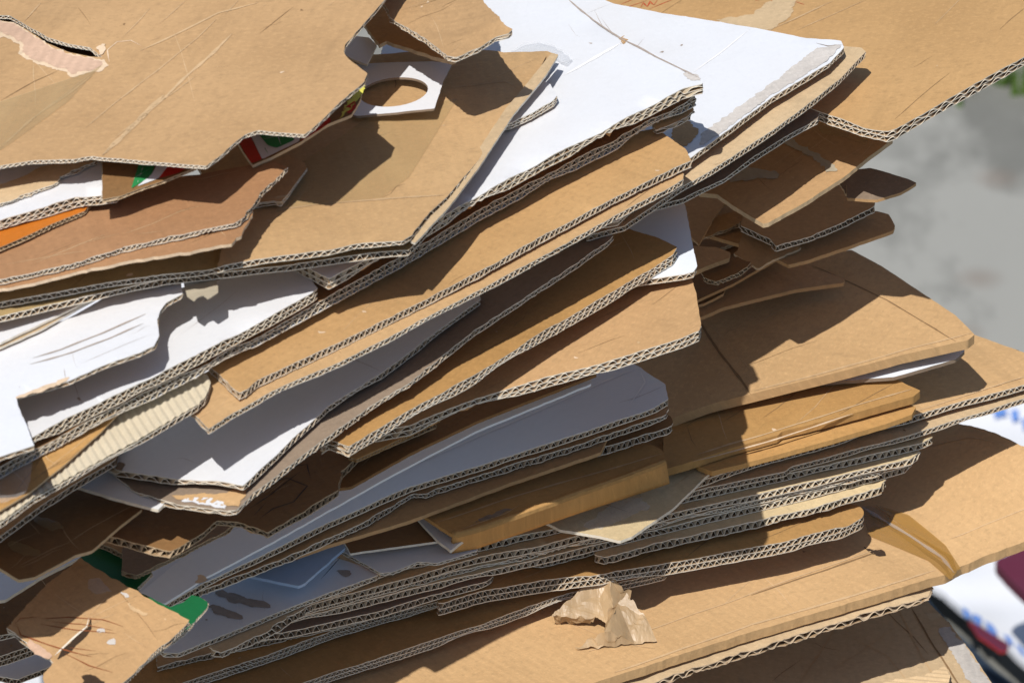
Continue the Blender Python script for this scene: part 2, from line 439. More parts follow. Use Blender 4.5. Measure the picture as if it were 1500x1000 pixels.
# ------------------------------------------------------------------ ground and the blurred things behind
GZ = -1.3
def ground():
    m, nt, p = newmat('grey_concrete_ground')
    tc = nt.nodes.new('ShaderNodeTexCoord').outputs['Object']
    a = ntex(nt, tc, 2.2, 5, .6, (1, .5, 1)); b = ntex(nt, tc, 9, 6, .75, (1, .6, 1)); c = ntex(nt, tc, 5, 5, .6, (1, .6, 1))
    base = mixc(nt, ramp(nt, a, .3, .7), (.11, .11, .10), (.21, .21, .19))
    base = mixc(nt, ramp(nt, b, .4, .7, 0, .7), base, (.14, .14, .125))
    base = mixc(nt, ramp(nt, c, .46, .58, 0, .75), base, (.34, .337, .31))
    sp = nt.nodes.new('ShaderNodeTexVoronoi'); sp.inputs['Scale'].default_value = 9; nt.links.new(tc, sp.inputs['Vector'])
    base = mixc(nt, ramp(nt, sp.outputs['Distance'], .3, .05, 0, .6), base, (.19, .15, .12))
    nt.links.new(base, p.inputs['Base Color']); p.inputs['Roughness'].default_value = .9
    me = bpy.data.meshes.new('ground'); S = 60
    me.from_pydata([(-S, -S, GZ), (S, -S, GZ), (S, S, GZ), (-S, S, GZ)], [], [(0, 1, 2, 3)]); me.materials.append(m)
    o = bpy.data.objects.new('ground', me); col.objects.link(o); o['kind'] = 'structure'
    g, nt, p = newmat('grass_blades')
    tc = nt.nodes.new('ShaderNodeTexCoord').outputs['Object']
    nt.links.new(mixc(nt, ramp(nt, ntex(nt, tc, 9, 4), .35, .65), (.05, .11, .012), (.14, .24, .03)), p.inputs['Base Color'])
    V = []; F = []; rnd = random.Random(4)
    c = hit(1530, 75, GZ)
    for i in range(9000):
        x = c.x - .12 + rnd.random() * 1.6 ; y = c.y - .12 + rnd.random() * 1.8
        x += .05 * noise.noise((y * 4, 0, 0)); y += .06 * noise.noise((x * 5, 2, 0))
        h = .03 + rnd.random() * .06; a = rnd.random() * 6.28; l = rnd.random() * .03
        b = len(V)
        V += [(x - .005 * math.cos(a), y - .005 * math.sin(a), GZ), (x + .005 * math.cos(a), y + .005 * math.sin(a), GZ), (x + l * math.sin(a), y + l * math.cos(a), GZ + h)]
        F.append((b, b + 1, b + 2))
    me = bpy.data.meshes.new('grass'); me.from_pydata(V, [], F); me.materials.append(g)
    o = bpy.data.objects.new('grass', me); col.objects.link(o); o['kind'] = 'stuff'
ground()

sheet('n1', 'plastic_sheet', 'dark navy plastic sheet out of focus behind the lower right of the pile',
      [(1300, 850), (1352, 868), (1400, 925), (1480, 995), (1600, 1090), (1620, 1160), (1250, 1160), (1200, 950)], T=3, walls=0, mat='navy', under='navy', edge='navy', base=-1.275, amp=18, cat='plastic sheet')
sheet('n2', 'printed_sack', 'white sack with blurred blue lettering lying on the ground behind the pile',
      [(1280, 560), (1700, 500), (1750, 900), (1620, 1040), (1500, 970), (1440, 915), (1385, 865), (1300, 830)], T=14, walls=0, mat='white', under='white', edge='white', base=-1.24, amp=22, cat='sack', rad=.02,
      decos=[('rough', [(1452, 600), (1472, 596), (1476, 612), (1458, 616)], 0, 'blueprint', .004), ('rough', [(1480, 607), (1490, 604), (1493, 618), (1483, 621)], 0, 'blueprint', .004), ('rough', [(1497, 617), (1512, 613), (1515, 630), (1500, 634)], 0, 'blueprint', .004),
             ('rough', [(1408, 893), (1418, 897), (1424, 912), (1413, 908)], 0, 'blueprint', .004), ('rough', [(1424, 902), (1436, 908), (1438, 922), (1428, 918)], 0, 'blueprint', .004), ('rough', [(1442, 914), (1456, 920), (1462, 938), (1448, 930)], 0, 'blueprint', .004),
             ('rough', [(1470, 932), (1480, 937), (1484, 950), (1474, 944)], 0, 'blueprint', .004), ('rough', [(1488, 946), (1500, 955), (1504, 966), (1492, 958)], 0, 'blueprint', .004)])
sheet('n4', 'plastic_strip', 'red plastic strip between the white sack and the navy sheet',
      [(1418, 908), (1432, 914), (1478, 942), (1476, 952), (1466, 954), (1432, 930)], T=4, walls=0, mat='maroon', under='red', edge='red', base=-1.2, amp=4, cat='plastic strip')
sheet('n3', 'plastic_tub', 'maroon plastic tub out of focus at the right edge of the picture',
      [(1455, 820), (1475, 812), (1560, 770), (1640, 800), (1600, 950), (1500, 868)], T=22, walls=0, mat='maroon', under='maroon', edge='maroon', base=-1.12, amp=6, cat='plastic tub', rad=.02)

# ------------------------------------------------------------------ packed base that carries the pile
def bale():
    rnd = random.Random(8); root = empty('cardboard_bale', Vector((-.2, .2, GZ)))
    tag(root, 'tightly packed layers of flattened boxes carrying the whole pile from the ground', 'cardboard bale')
    z = GZ + .004; mb = MB(); k = 0
    while z < -.12:
        h = rnd.uniform(.006, .022); z1 = min(z + h, -.115); x0, x1 = -.72 + rnd.uniform(-.04, .02), .235 + rnd.uniform(-.05, .012); y0, y1 = -.36 + rnd.uniform(-.03, .03), .62 + rnd.uniform(-.04, .03)
        V = [Vector((x, y, q)) for q in (z, z1 - .001) for x, y in ((x0, y0), (x1, y0), (x1, y1), (x0, y1))]
        mb.add(V, [(3, 2, 1, 0), (4, 5, 6, 7), (0, 1, 5, 4), (1, 2, 6, 5), (2, 3, 7, 6), (3, 0, 4, 7)], rnd.choice(['kraft', 'tan', 'brown', 'edgek', 'pale', 'white']), False)
        z = z1 + .0005
    mb.build('layers', root, 0, root.location.copy())
bale()

# ------------------------------------------------------------------ the pile, from the lowest sheet up
K = 'cardboard_sheet'
BUF.clear()
sheet('b0', K, 'pale creased sheet with a worn whitish right edge at the very bottom right',
      [(500, 1130), (800, 960), (1100, 850), (1250, 800), (1340, 862), (1384, 905), (1392, 914), (1420, 950), (1460, 1010), (1530, 1120)], T=9, mat='pale', base=-0.07, slope=(-.05, 0), amp=3,
      decos=[('rough', [(1372, 920), (1392, 918), (1420, 955), (1465, 1020), (1440, 1030), (1400, 965)], 0, 'worn'),
             ('line', [(1225, 915), (1200, 960), (1170, 1000)], 1.4, 'crease'), ('line', [(1250, 935), (1300, 960), (1330, 1000)], 1.2, 'crease'),
             ('line', [(1335, 890), (1370, 950), (1410, 1010)], 2.5, 'darkcrease'), ('line', [(1310, 880), (1350, 960), (1380, 1010)], 1.6, 'crease')])
sheet('b0t', K, 'narrow torn fluted scrap poking up at the bottom right corner',
      [(1290, 1000), (1320, 992), (1350, 990), (1385, 974), (1392, 990), (1380, 1040), (1290, 1050)], T=8, mat='pale', ribs=True, gap=2, torn=1.5)
sheet('b1u', K, 'torn pale fluted ply showing along the front edge of the largest tan box',
      [(200, 1165), (700, 1085), (880, 1022), (1100, 950), (1240, 907), (1330, 880), (1362, 868), (1366, 858), (1300, 800), (600, 800), (150, 950)], T=10, at=0.012, mat='pale', gap=2, slope=(-.04, 0), lam=.016, crush=1.2, torn=1.8, edge='tornlip')
sheet('b1', 'flattened_box', 'largest tan flattened box at the bottom, its taped fold pointing right',
      [(200, 1130), (700, 1060), (880, 996), (1100, 925), (1240, 884), (1365, 846), (1384, 842), (1402, 832), (1440, 815), (1500, 793), (1620, 748), (1620, 700), (1494, 652), (1400, 619), (1300, 585), (1000, 600), (600, 720), (150, 900)],
      T=13, at=0.018, slope=(-.04, 0), walls=0, mat='tan', lam=.009, gap=0.5, amp=2.2, curls=[(1510, 670, 190, 34)], torn=0.5, crush=.7, edge='tan',
      decos=[('line', [(1262, 745), (1330, 786), (1380, 820), (1398, 842)], 4, 'film', .0022), ('line', [(1100, 872), (1200, 838), (1290, 806)], 2.2, 'darkcrease'), ('line', [(860, 955), (1000, 905), (1105, 868), (1290, 802)], 1.6, 'crease'),
             ('line', [(900, 985), (1100, 915), (1250, 872), (1370, 835)], 3, 'crease'), ('line', [(1390, 790), (1450, 765), (1530, 735)], 1.8, 'crease'),
             ('line', [(1330, 660), (1420, 640), (1480, 655)], 1.4, 'crease'), ('line', [(780, 890), (900, 940), (960, 950)], 1.0, 'crease'),
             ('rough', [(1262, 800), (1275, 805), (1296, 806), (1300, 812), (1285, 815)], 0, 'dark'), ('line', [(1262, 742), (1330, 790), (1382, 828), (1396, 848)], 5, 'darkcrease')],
      tapes=[('patch', [(1262, 742), (1272, 785), (1360, 822), (1392, 850), (1402, 838), (1395, 815), (1330, 778), (1280, 742)], 'tape'),
             ('patch', [(1280, 740), (1330, 755), (1385, 800), (1408, 835), (1398, 838), (1385, 815), (1325, 775)], 'tape', .0012)])
sheet('b2', K, 'thin double-edged cardboard sheet lying on the large tan box left of the crumpled tape',
      [(250, 1030), (430, 1004), (480, 986), (600, 948), (700, 914), (830, 868), (905, 852), (975, 836), (978, 828), (950, 818), (600, 840), (250, 960)], T=13, amp=0.5, walls=2, mat='orange', lam=.0062, gap=1, rad=.004, torn=.5)
sheet('b3', K, 'long cardboard sheet with an orange face and red specks along its cut edge, bottom left',
      [(150, 1040), (265, 1000), (300, 988), (400, 955), (480, 925), (560, 900), (690, 868), (700, 850), (640, 840), (400, 880), (150, 960)], T=13, amp=0.5, walls=2, mat='orange', lam=.0065, gap=1.5)
sheet('b4', K, 'kraft strip with a sunlit torn corner between the bottom sheets at the lower left',
      [(230, 975), (300, 958), (330, 950), (420, 930), (520, 905), (560, 890), (540, 870), (400, 890), (230, 930)], T=8, mat='tan', gap=.3, amp=.5, lam=.006, torn=1.4)
sheet('b5', K, 'brown sheet folded double with a rounded right end under the cream bundle',
      [(640, 885), (700, 866), (790, 850), (915, 834), (1000, 820), (1150, 792), (1235, 770), (1264, 756), (1266, 748), (1258, 740), (1235, 736), (1100, 745), (800, 790), (640, 850)], T=18, slope=(-.05, 0), amp=0.5, walls=2, mat='orange', lam=.008, gap=2, rad=.006)
sheet('c2e', K, 'cardboard sheet with a rounded end at the lower left of the cream bundle',
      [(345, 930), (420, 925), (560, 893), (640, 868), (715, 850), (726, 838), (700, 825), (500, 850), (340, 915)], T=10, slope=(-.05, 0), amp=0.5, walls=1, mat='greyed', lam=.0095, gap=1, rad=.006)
sheet('c2d', K, 'short cream strip with a torn sunlit corner under the bundle',
      [(772, 818), (792, 824), (860, 806), (940, 785), (980, 772), (960, 760), (760, 800)], T=9, slope=(-.05, 0), amp=0.5, med='creammed', mat='cream', edge='edge', gap=1, torn=1)
sheet('c2', K, 'lowest board of the cream bundle, ending in a ragged right corner',
      [(870, 812), (884, 816), (960, 795), (1100, 764), (1200, 740), (1290, 713), (1298, 702), (1290, 690), (1200, 690), (900, 760)], T=11, slope=(-.05, 0), amp=0.5, med='creammed', walls=1, mat='cream', lam=0.008, gap=.5, torn=1)
sheet('c3b', K, 'fourth board from the top of the cream bundle',
      [(345, 925), (470, 895), (600, 862), (700, 838), (800, 815), (900, 790), (1000, 765), (1200, 718), (1325, 683), (1336, 672), (1325, 660), (1000, 700), (600, 800), (345, 900)], T=10, slope=(-.05, 0), amp=0.5, med='creammed', mat='cream', lam=0.008, gap=0.2)
sheet('c3m', K, 'thin crushed ply squeezed between the third and fourth boards of the cream bundle',
      [(400, 900), (470, 887), (600, 853), (700, 826), (800, 806), (900, 781), (1000, 757), (1150, 722), (1290, 690), (1300, 680), (1200, 670), (1000, 700), (600, 810), (400, 885)], T=7, mat='cream', med='creammed', lam=.007, gap=.2, amp=.5, crush=1, torn=1.2, slope=(-.05, 0))
sheet('c3', K, 'third board from the top of the cream bundle with a rounded right end',
      [(380, 905), (470, 880), (600, 845), (700, 815), (800, 796), (900, 770), (1000, 747), (1200, 702), (1335, 671), (1347, 661), (1340, 652), (1200, 660), (1000, 690), (600, 800), (380, 880)], T=10, slope=(-.05, 0), amp=0.5, med='creammed', walls=1, mat='cream', lam=0.0085, gap=0.2)
sheet('c4', K, 'top board of the cream bundle with its pale face showing at the right',
      [(420, 880), (500, 862), (600, 825), (700, 798), (800, 775), (900, 752), (1000, 727), (1200, 683), (1350, 648), (1366, 640), (1362, 628), (1350, 622), (1200, 640), (1000, 670), (600, 770), (420, 850)], T=10, slope=(-.05, 0), amp=0.5, med='creammed', mat='cream', lam=0.0085, gap=0.3)
sheet('l2', K, 'lower ply of the wide sheet at the right edge, its edge drooping away',
      [(960, 735), (1040, 712), (1150, 690), (1160, 682), (1200, 672), (1340, 634), (1500, 583), (1620, 545), (1620, 500), (1300, 560), (960, 690)], T=8, amp=0.5, mat='pale', gap=0.5, slope=(-.03, 0))
sheet('l1', 'flattened_box', 'wide kraft sheet reaching the right edge of the picture above the cream bundle',
      [(940, 738), (1000, 712), (1150, 663), (1200, 650), (1330, 611), (1400, 590), (1500, 562), (1620, 528), (1620, 522), (1500, 516), (1445, 496), (1400, 480), (1100, 560), (940, 640)], T=10, amp=0.5, slope=(-.02, 0), mat='tan', gap=2, lam=.008,
      decos=[('line', [(1200, 655), (1330, 606), (1500, 552), (1600, 520)], 2, 'crease')])
sheet('gg2', K, 'cream sheet with silvery tape and a sunlit pointed corner below the folded box',
      [(740, 735), (820, 775), (880, 785), (908, 792), (926, 785), (985, 745), (1040, 692), (1045, 680), (1000, 655), (850, 690)], T=4, amp=0.5, walls=0, mat='cream', gap=2, slope=(.02, .03),
      tapes=[('rough', [(852, 772), (880, 776), (950, 745), (940, 728), (900, 735)], 'film')])
sheet('k2', 'flattened_box', 'lower panel of the orange kraft box right of centre, its edge in sun',
      [(1014, 672), (1022, 682), (1043, 690), (1085, 680), (1200, 649), (1300, 620), (1336, 607), (1342, 596), (1300, 580), (1100, 610), (1010, 650)], T=7, amp=0.5, slope=(.03, 0), walls=0, mat='orange', gap=1, edge='orange')
sheet('k1', 'flattened_box', 'orange kraft box panel with a split front edge right of centre',
      [(972, 688), (985, 684), (1012, 676), (1075, 655), (1140, 637), (1145, 632), (1240, 608), (1338, 580), (1348, 572), (1290, 545), (1200, 520), (1000, 580), (972, 640)], T=11, slope=(.05, 0), walls=0, mat='orange', gap=0.5, amp=1.2, edge='orange',
      decos=[('line', [(1015, 676), (1080, 660), (1140, 642), (1250, 606)], 2.4, 'tornlip'), ('line', [(1020, 666), (1090, 645), (1240, 598), (1335, 570)], 2.5, 'crease')])
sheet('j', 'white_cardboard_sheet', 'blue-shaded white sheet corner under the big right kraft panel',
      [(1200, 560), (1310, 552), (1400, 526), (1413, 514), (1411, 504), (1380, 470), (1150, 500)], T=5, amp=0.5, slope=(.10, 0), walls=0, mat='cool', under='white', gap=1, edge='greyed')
sheet('i', 'flattened_box', 'big kraft panel with a rounded sunlit front fold, right of centre',
      [(905, 636), (975, 616), (1040, 592), (1100, 577), (1200, 552), (1320, 520), (1418, 498), (1428, 490), (1400, 462), (1360, 435), (1292, 390), (1247, 366), (1150, 380), (980, 430), (905, 540)], T=13, walls=0, mat='tan', gap=1, amp=2.6, edge='tan', torn=.15, slope=(.12, 0),
      curls=[(930, 640, 130, -12)],
      decos=[('line', [(1100, 577), (1060, 525), (1010, 450)], 3, 'darkcrease'), ('line', [(1104, 573), (1200, 548), (1320, 514), (1424, 488)], 3, 'crease'), ('line', [(1190, 390), (1300, 440), (1400, 500)], 1.5, 'darkcrease')])
sheet('w2', 'white_cardboard_sheet', 'grey-shaded white sheet at the bottom left corner under the marked box',
      [(-260, 985), (0, 990), (25, 994), (75, 975), (90, 950), (60, 920), (-260, 940)], T=8, mat='white', gap=.5)
sheet('w4', K, 'long kraft sheet under the marked box at the lower left edge',
      [(-260, 975), (0, 960), (45, 945), (140, 905), (240, 880), (240, 840), (-260, 900)], T=16, walls=2, mat='greyed', gap=1)
sheet('w3', K, 'added dark filler sheet for the shade beneath the marked box at the lower left', [(-260, 1010), (0, 930), (120, 900), (230, 900), (260, 850), (200, 780), (-260, 800)], T=8, mat='brown', gap=1, at=.11)  # dark fill added so the void under the box reads as shade
sheet('e0', K, 'crumpled kraft scrap under the sunlit white corner at the lower left',
      [(310, 950), (325, 955), (380, 930), (455, 885), (450, 870), (300, 900)], T=10, amp=0.5, mat='pale', gap=.5, torn=2)
sheet('e1', 'white_cardboard_sheet', 'white sheet with two brown glue marks and a sunlit tip at the lower left',
      [(240, 955), (262, 955), (330, 928), (440, 882), (553, 842), (556, 836), (480, 812), (400, 790), (300, 830), (180, 905)], T=7, amp=0.5, mat='white', under='kraft', gap=1,
      decos=[('rough', [(312, 868), (322, 864), (390, 882), (398, 890), (380, 890), (340, 882)], 0, 'smear'), ('rough', [(305, 888), (315, 886), (352, 898), (358, 906), (340, 906), (320, 902)], 0, 'smear'),
             ('rough', [(495, 835), (512, 834), (514, 842), (500, 845)], 0, 'smear')])
sheet('e3', 'white_cardboard_sheet', 'white card flap with a curved notch left of the folded orange box',
      [(500, 806), (558, 838), (575, 837), (612, 822), (640, 824), (700, 806), (700, 780), (640, 760), (500, 780)], T=5, amp=0.5, mat='white', gap=2)
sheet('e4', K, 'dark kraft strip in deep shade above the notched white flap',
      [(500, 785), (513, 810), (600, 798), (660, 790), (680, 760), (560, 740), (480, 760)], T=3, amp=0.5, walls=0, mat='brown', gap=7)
sheet('e2', 'printed_card', 'small pale blue printed card in the shade, lower left of centre',
      [(340, 838), (362, 842), (438, 858), (447, 853), (507, 800), (492, 790), (420, 770), (340, 810)], T=4, amp=0.5, walls=0, mat='bluish', under='bluish', edge='bluish', gap=9, slope=(0, .05),
      decos=[('line', [(418, 818), (432, 812)], 2, 'black'), ('line', [(420, 823), (436, 816)], 2, 'black'), ('line', [(432, 818), (436, 822)], 2, 'black'), ('line', [(470, 848), (500, 815)], 1.2, 'navy')])
sheet('f2', 'white_cardboard_sheet', 'narrow white flap tucked under the left end of the folded orange box',
      [(605, 752), (640, 790), (660, 806), (680, 790), (700, 760), (640, 735)], T=4, amp=0.5, walls=0, mat='white', gap=3)
f1root = sheet('f1', 'flattened_box', 'orange kraft box with a folded-down front panel in half shade, lower centre',
      [(606, 745), (664, 784), (700, 775), (800, 740), (900, 704), (976, 676), (970, 658), (946, 648), (930, 640), (800, 670), (640, 725)], T=5, walls=0, mat='orange', under='orange', edge='orange', gap=1, at=0.15, amp=1, torn=.5, rad=.004,
      decos=[('line', [(640, 765), (760, 725), (900, 685), (972, 664)], 2, 'crease'), ('line', [(670, 778), (740, 752), (760, 740)], 1.2, 'crease'), ('rough', [(690, 766), (710, 756), (742, 744), (752, 746), (715, 762)], 0, 'greyed')])
def hang(root, S, top, bot, dz, mat, name):
    mb = MB(); n = 24; V = []
    def at(L, t):
        k = t * (len(L) - 1); a = min(int(k), len(L) - 2); f = k - a
        return (L[a][0] * (1 - f) + L[a + 1][0] * f, L[a][1] * (1 - f) + L[a + 1][1] * f)
    for i in range(n + 1):
        a = at(top, i / n); c = at(bot, i / n)
        for j in range(7):
            f = j / 6; x = a[0] * (1 - f) + c[0] * f; y = a[1] * (1 - f) + c[1] * f
            p = S.point(x, y, dz * MM * f); p += Vector((0, -1, 0)) * .0016 * noise.noise((p.x * 25, f * 2, 3.3))
            V.append(p)
    F = [(i * 7 + j, i * 7 + j + 1, (i + 1) * 7 + j + 1, (i + 1) * 7 + j) for i in range(n) for j in range(6)]
    mb.add(V, F, mat); o = mb.build(name, root, 0, root.location.copy())
    md = o.modifiers.new('thickness', 'SOLIDIFY'); md.thickness = .0028; md.offset = -1
hang(f1root, SURF['f1'], [(664, 784), (700, 775), (800, 740), (900, 704), (976, 676)], [(662, 811), (700, 803), (800, 768), (900, 735), (981, 708)], -25, 'orange', 'front_flap')
TILT = .08
sheet('h4', K, 'narrow rolled kraft sleeve at the right end of the long white board',
      [(836, 660), (848, 663), (900, 650), (984, 622), (986, 612), (970, 600), (840, 640)], T=12, amp=0.5, mat='brown', gap=3, rad=.005, torn=1)
sheet('h3', K, 'long plain kraft sheet in shade under the long white board',
      [(180, 905), (320, 856), (365, 838), (480, 798), (600, 762), (750, 706), (880, 662), (890, 640), (700, 650), (200, 850)], T=5, amp=0.5, at=0.165, edge='kraft', walls=0, mat='kraft', gap=3)
sheet('h2', K, 'brown board whose torn corner shows just under the long white board',
      [(180, 900), (300, 862), (420, 815), (540, 760), (604, 722), (625, 722), (640, 714), (800, 665), (975, 607), (980, 590), (900, 590), (200, 850)], T=9, amp=0.5, mat='kraft', gap=2, torn=1.2)
sheet('h1', 'white_cardboard_sheet', 'long white board curving up to the right through the middle of the pile',
      [(170, 880), (238, 886), (300, 852), (380, 815), (480, 765), (600, 712), (700, 682), (800, 650), (960, 596), (979, 584), (974, 562), (930, 533), (700, 560), (180, 830)], T=9, amp=0.9, mat='white', under='kraft', gap=1,
      slope=(.02, .0), decos=[('line', [(560, 700), (700, 640), (850, 575), (935, 538)], 2.5, 'wcrease'), ('line', [(925, 590), (945, 560), (938, 545)], 2, 'wcrease')])
sheet('h5', 'white_cardboard_sheet', 'narrow white flap with painted sky highlight lying along the long white board',
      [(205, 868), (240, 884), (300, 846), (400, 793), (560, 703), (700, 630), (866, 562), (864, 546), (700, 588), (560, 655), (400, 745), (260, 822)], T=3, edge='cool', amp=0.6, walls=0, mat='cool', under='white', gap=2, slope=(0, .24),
      decos=[('rough', [(284, 850), (296, 842), (302, 850), (292, 856)], 0, 'tornlip')])  # pale cool colour stands in for the sky highlight on this flap
TILT = 0.0
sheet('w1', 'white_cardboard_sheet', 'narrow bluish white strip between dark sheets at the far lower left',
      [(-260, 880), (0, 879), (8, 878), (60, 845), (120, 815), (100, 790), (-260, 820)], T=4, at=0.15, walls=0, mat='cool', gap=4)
sheet('g1', 'printed_card', 'green printed box card with two torn flaps at the lower left',
      [(80, 860), (118, 815), (155, 796), (218, 832), (224, 838), (202, 861), (206, 868), (238, 884), (250, 889), (268, 882), (281, 870), (290, 873), (305, 881), (303, 890), (270, 925), (170, 1000), (80, 940)], T=5, at=0.2, walls=1, mat='green', gap=5, lam=.004, torn=.8)
sheet('v1', 'flattened_box', 'brown box with reddish marker strokes and peeled tape at the bottom left',
      [(10, 918), (40, 885), (75, 850), (118, 816), (152, 838), (200, 865), (240, 888), (278, 908), (262, 925), (222, 958), (200, 980), (165, 1015), (60, 1060), (66, 985), (78, 970), (72, 962), (46, 946)], T=6, at=0.215, mat='kraft', gap=1, lam=.004, torn=1.1,
      slope=(0, .10),
      decos=[('line', [(60, 906), (100, 903), (150, 908), (180, 918)], 1.6, 'ink'), ('line', [(60, 914), (110, 922), (170, 928)], 1.6, 'ink'), ('line', [(75, 910), (120, 914), (165, 924)], 1.2, 'ink'),
             ('line', [(25, 915), (30, 930), (70, 944), (110, 956), (134, 962)], 1.6, 'ink'), ('line', [(60, 903), (30, 906), (22, 914)], 1.2, 'ink'), ('line', [(100, 948), (130, 952), (140, 953)], 1.4, 'ink'), ('line', [(95, 957), (130, 975), (165, 985)], 1.6, 'ink'),
             ('line', [(130, 903), (160, 870)], 1.3, 'crease'), ('line', [(80, 870), (132, 905)], 1.3, 'crease'), ('line', [(178, 925), (215, 948)], 1.3, 'crease'),
             ('rough', [(40, 935), (60, 945), (78, 960), (70, 966), (52, 958), (42, 946)], 0, 'torn'),
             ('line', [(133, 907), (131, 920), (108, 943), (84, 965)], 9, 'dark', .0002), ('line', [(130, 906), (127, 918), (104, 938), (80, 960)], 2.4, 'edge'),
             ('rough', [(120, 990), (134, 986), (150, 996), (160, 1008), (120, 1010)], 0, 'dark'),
             ('rough', [(178, 866), (184, 868), (190, 874), (183, 876)], 0, 'worn'), ('rough', [(138, 921), (150, 920), (156, 926), (144, 927)], 0, 'worn'), ('rough', [(155, 938), (168, 935), (172, 942), (160, 946)], 0, 'worn'), ('rough', [(185, 880), (200, 892), (220, 900), (210, 903), (190, 892)], 0, 'crease')],
      tapes=[('rough', [(126, 856), (134, 846), (148, 846), (150, 856), (160, 862), (166, 868), (156, 866), (146, 872), (134, 868)], 'film')])
sheet('t0', K, 'added dark sheet standing in for the black shade just above the long white board',
      [(492, 716), (515, 712), (600, 664), (700, 616), (800, 577), (874, 548), (866, 535), (700, 550), (500, 640)], T=4, walls=0, mat='brown', gap=1, amp=.6, edge='brown', slope=(0, -.03))  # dark sheet added in place of the deep shade in this gap
sheet('d1', K, 'small fluted kraft flap hanging under the dark panel with the line drawing, lower left',
      [(96, 772), (160, 800), (186, 814), (212, 812), (240, 800), (236, 780), (160, 745), (90, 740)], T=8, mat='kraft', gap=1, amp=1, lam=.006, edge='edgek', torn=1)
sheet('d2', K, 'narrow grey-brown edge just under the small fluted flap, lower left',
      [(178, 836), (200, 842), (260, 812), (330, 778), (345, 764), (300, 750), (180, 800)], T=6, mat='greyed', gap=.5, amp=.6, lam=.005, edge='edgek', torn=1)
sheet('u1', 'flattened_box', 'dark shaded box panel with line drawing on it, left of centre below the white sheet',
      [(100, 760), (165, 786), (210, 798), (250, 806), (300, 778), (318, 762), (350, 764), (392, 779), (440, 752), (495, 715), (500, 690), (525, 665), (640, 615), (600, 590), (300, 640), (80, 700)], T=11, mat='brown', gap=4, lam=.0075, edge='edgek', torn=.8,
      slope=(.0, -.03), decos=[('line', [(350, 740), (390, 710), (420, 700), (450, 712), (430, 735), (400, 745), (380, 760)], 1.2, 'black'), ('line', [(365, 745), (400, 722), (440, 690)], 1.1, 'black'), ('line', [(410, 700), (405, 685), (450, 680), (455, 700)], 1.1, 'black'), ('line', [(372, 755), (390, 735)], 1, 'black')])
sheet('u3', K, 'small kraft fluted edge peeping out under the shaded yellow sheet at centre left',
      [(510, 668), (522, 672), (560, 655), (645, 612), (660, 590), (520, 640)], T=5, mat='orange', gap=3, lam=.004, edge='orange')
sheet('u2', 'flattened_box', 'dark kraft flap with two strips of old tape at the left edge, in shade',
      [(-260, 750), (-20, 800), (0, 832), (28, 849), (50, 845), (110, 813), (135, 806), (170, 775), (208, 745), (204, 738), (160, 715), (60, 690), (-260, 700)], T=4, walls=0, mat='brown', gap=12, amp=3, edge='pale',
      slope=(0, -.05), tapes=[('rough', [(46, 762), (54, 756), (90, 766), (94, 774), (74, 778), (60, 772)], 'cleartape'), ('rough', [(10, 798), (20, 792), (58, 806), (60, 814), (40, 816), (22, 808)], 'cleartape')])
sheet('m1', K, 'kraft triangle poking out right in half shade above the big right panel',
      [(960, 500), (1028, 464), (1060, 450), (1100, 440), (1165, 424), (1236, 414), (1237, 408), (1180, 388), (1100, 380), (960, 420)], T=5, edge='kraft', walls=0, mat='kraft', gap=10)
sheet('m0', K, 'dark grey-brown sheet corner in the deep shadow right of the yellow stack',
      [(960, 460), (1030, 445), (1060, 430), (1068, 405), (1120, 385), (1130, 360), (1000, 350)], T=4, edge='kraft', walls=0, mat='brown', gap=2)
sheet('m9', K, 'added dark inner filler sheet at the back of the shaded hollow at right',
      [(960, 230), (1100, 235), (1180, 300), (1150, 372), (1075, 415), (1020, 440), (960, 450)], T=4, edge='kraft', at=0.18, walls=0, mat='brown', gap=1, amp=.5)  # dark fill added so no bright ground shows through the hollow
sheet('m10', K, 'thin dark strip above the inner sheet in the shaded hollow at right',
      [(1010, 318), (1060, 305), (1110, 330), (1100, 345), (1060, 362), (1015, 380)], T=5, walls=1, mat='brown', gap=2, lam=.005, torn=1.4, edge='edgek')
sheet('m2', 'flattened_box', 'long dark folded sheet with a blunt right end against the grey ground',
      [(1040, 345), (1110, 365), (1155, 388), (1180, 382), (1240, 362), (1308, 338), (1311, 330), (1302, 314), (1285, 309), (1200, 312), (1050, 300)], T=5, at=0.215, walls=0, mat='kraft', gap=6, edge='kraft', slope=(.04, 0))
sheet('m11', K, 'torn thin kraft strip crossing the shaded hollow at right', [(1012, 352), (1040, 345), (1100, 322), (1128, 312), (1132, 306), (1100, 300), (1015, 330)], T=4, walls=1, mat='kraft', gap=1, amp=3, lam=.005, torn=2, edge='edgek', slope=(.1, .1))
sheet('m12', K, 'crumpled dark flap under the short fluted stub at right', [(1075, 372), (1110, 392), (1150, 372), (1175, 362), (1160, 345), (1090, 340)], T=3, walls=0, mat='kraft', gap=1, amp=5, torn=2, edge='edgek', slope=(-.1, .15))
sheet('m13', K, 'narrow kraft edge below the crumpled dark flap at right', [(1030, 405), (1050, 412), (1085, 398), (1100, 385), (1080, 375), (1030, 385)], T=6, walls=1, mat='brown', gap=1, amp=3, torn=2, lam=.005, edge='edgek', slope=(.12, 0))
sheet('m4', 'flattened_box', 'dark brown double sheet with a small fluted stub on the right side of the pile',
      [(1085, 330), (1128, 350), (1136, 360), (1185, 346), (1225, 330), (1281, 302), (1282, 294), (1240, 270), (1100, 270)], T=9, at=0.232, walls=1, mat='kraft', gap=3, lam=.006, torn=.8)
sheet('m7', K, 'curved kraft flap in the shaded hollow left of the dark sheets',
      [(985, 320), (1010, 345), (1024, 358), (1045, 320), (1060, 300), (1080, 290), (1060, 270), (985, 290)], T=3, edge='kraft', walls=0, mat='kraft', gap=3)
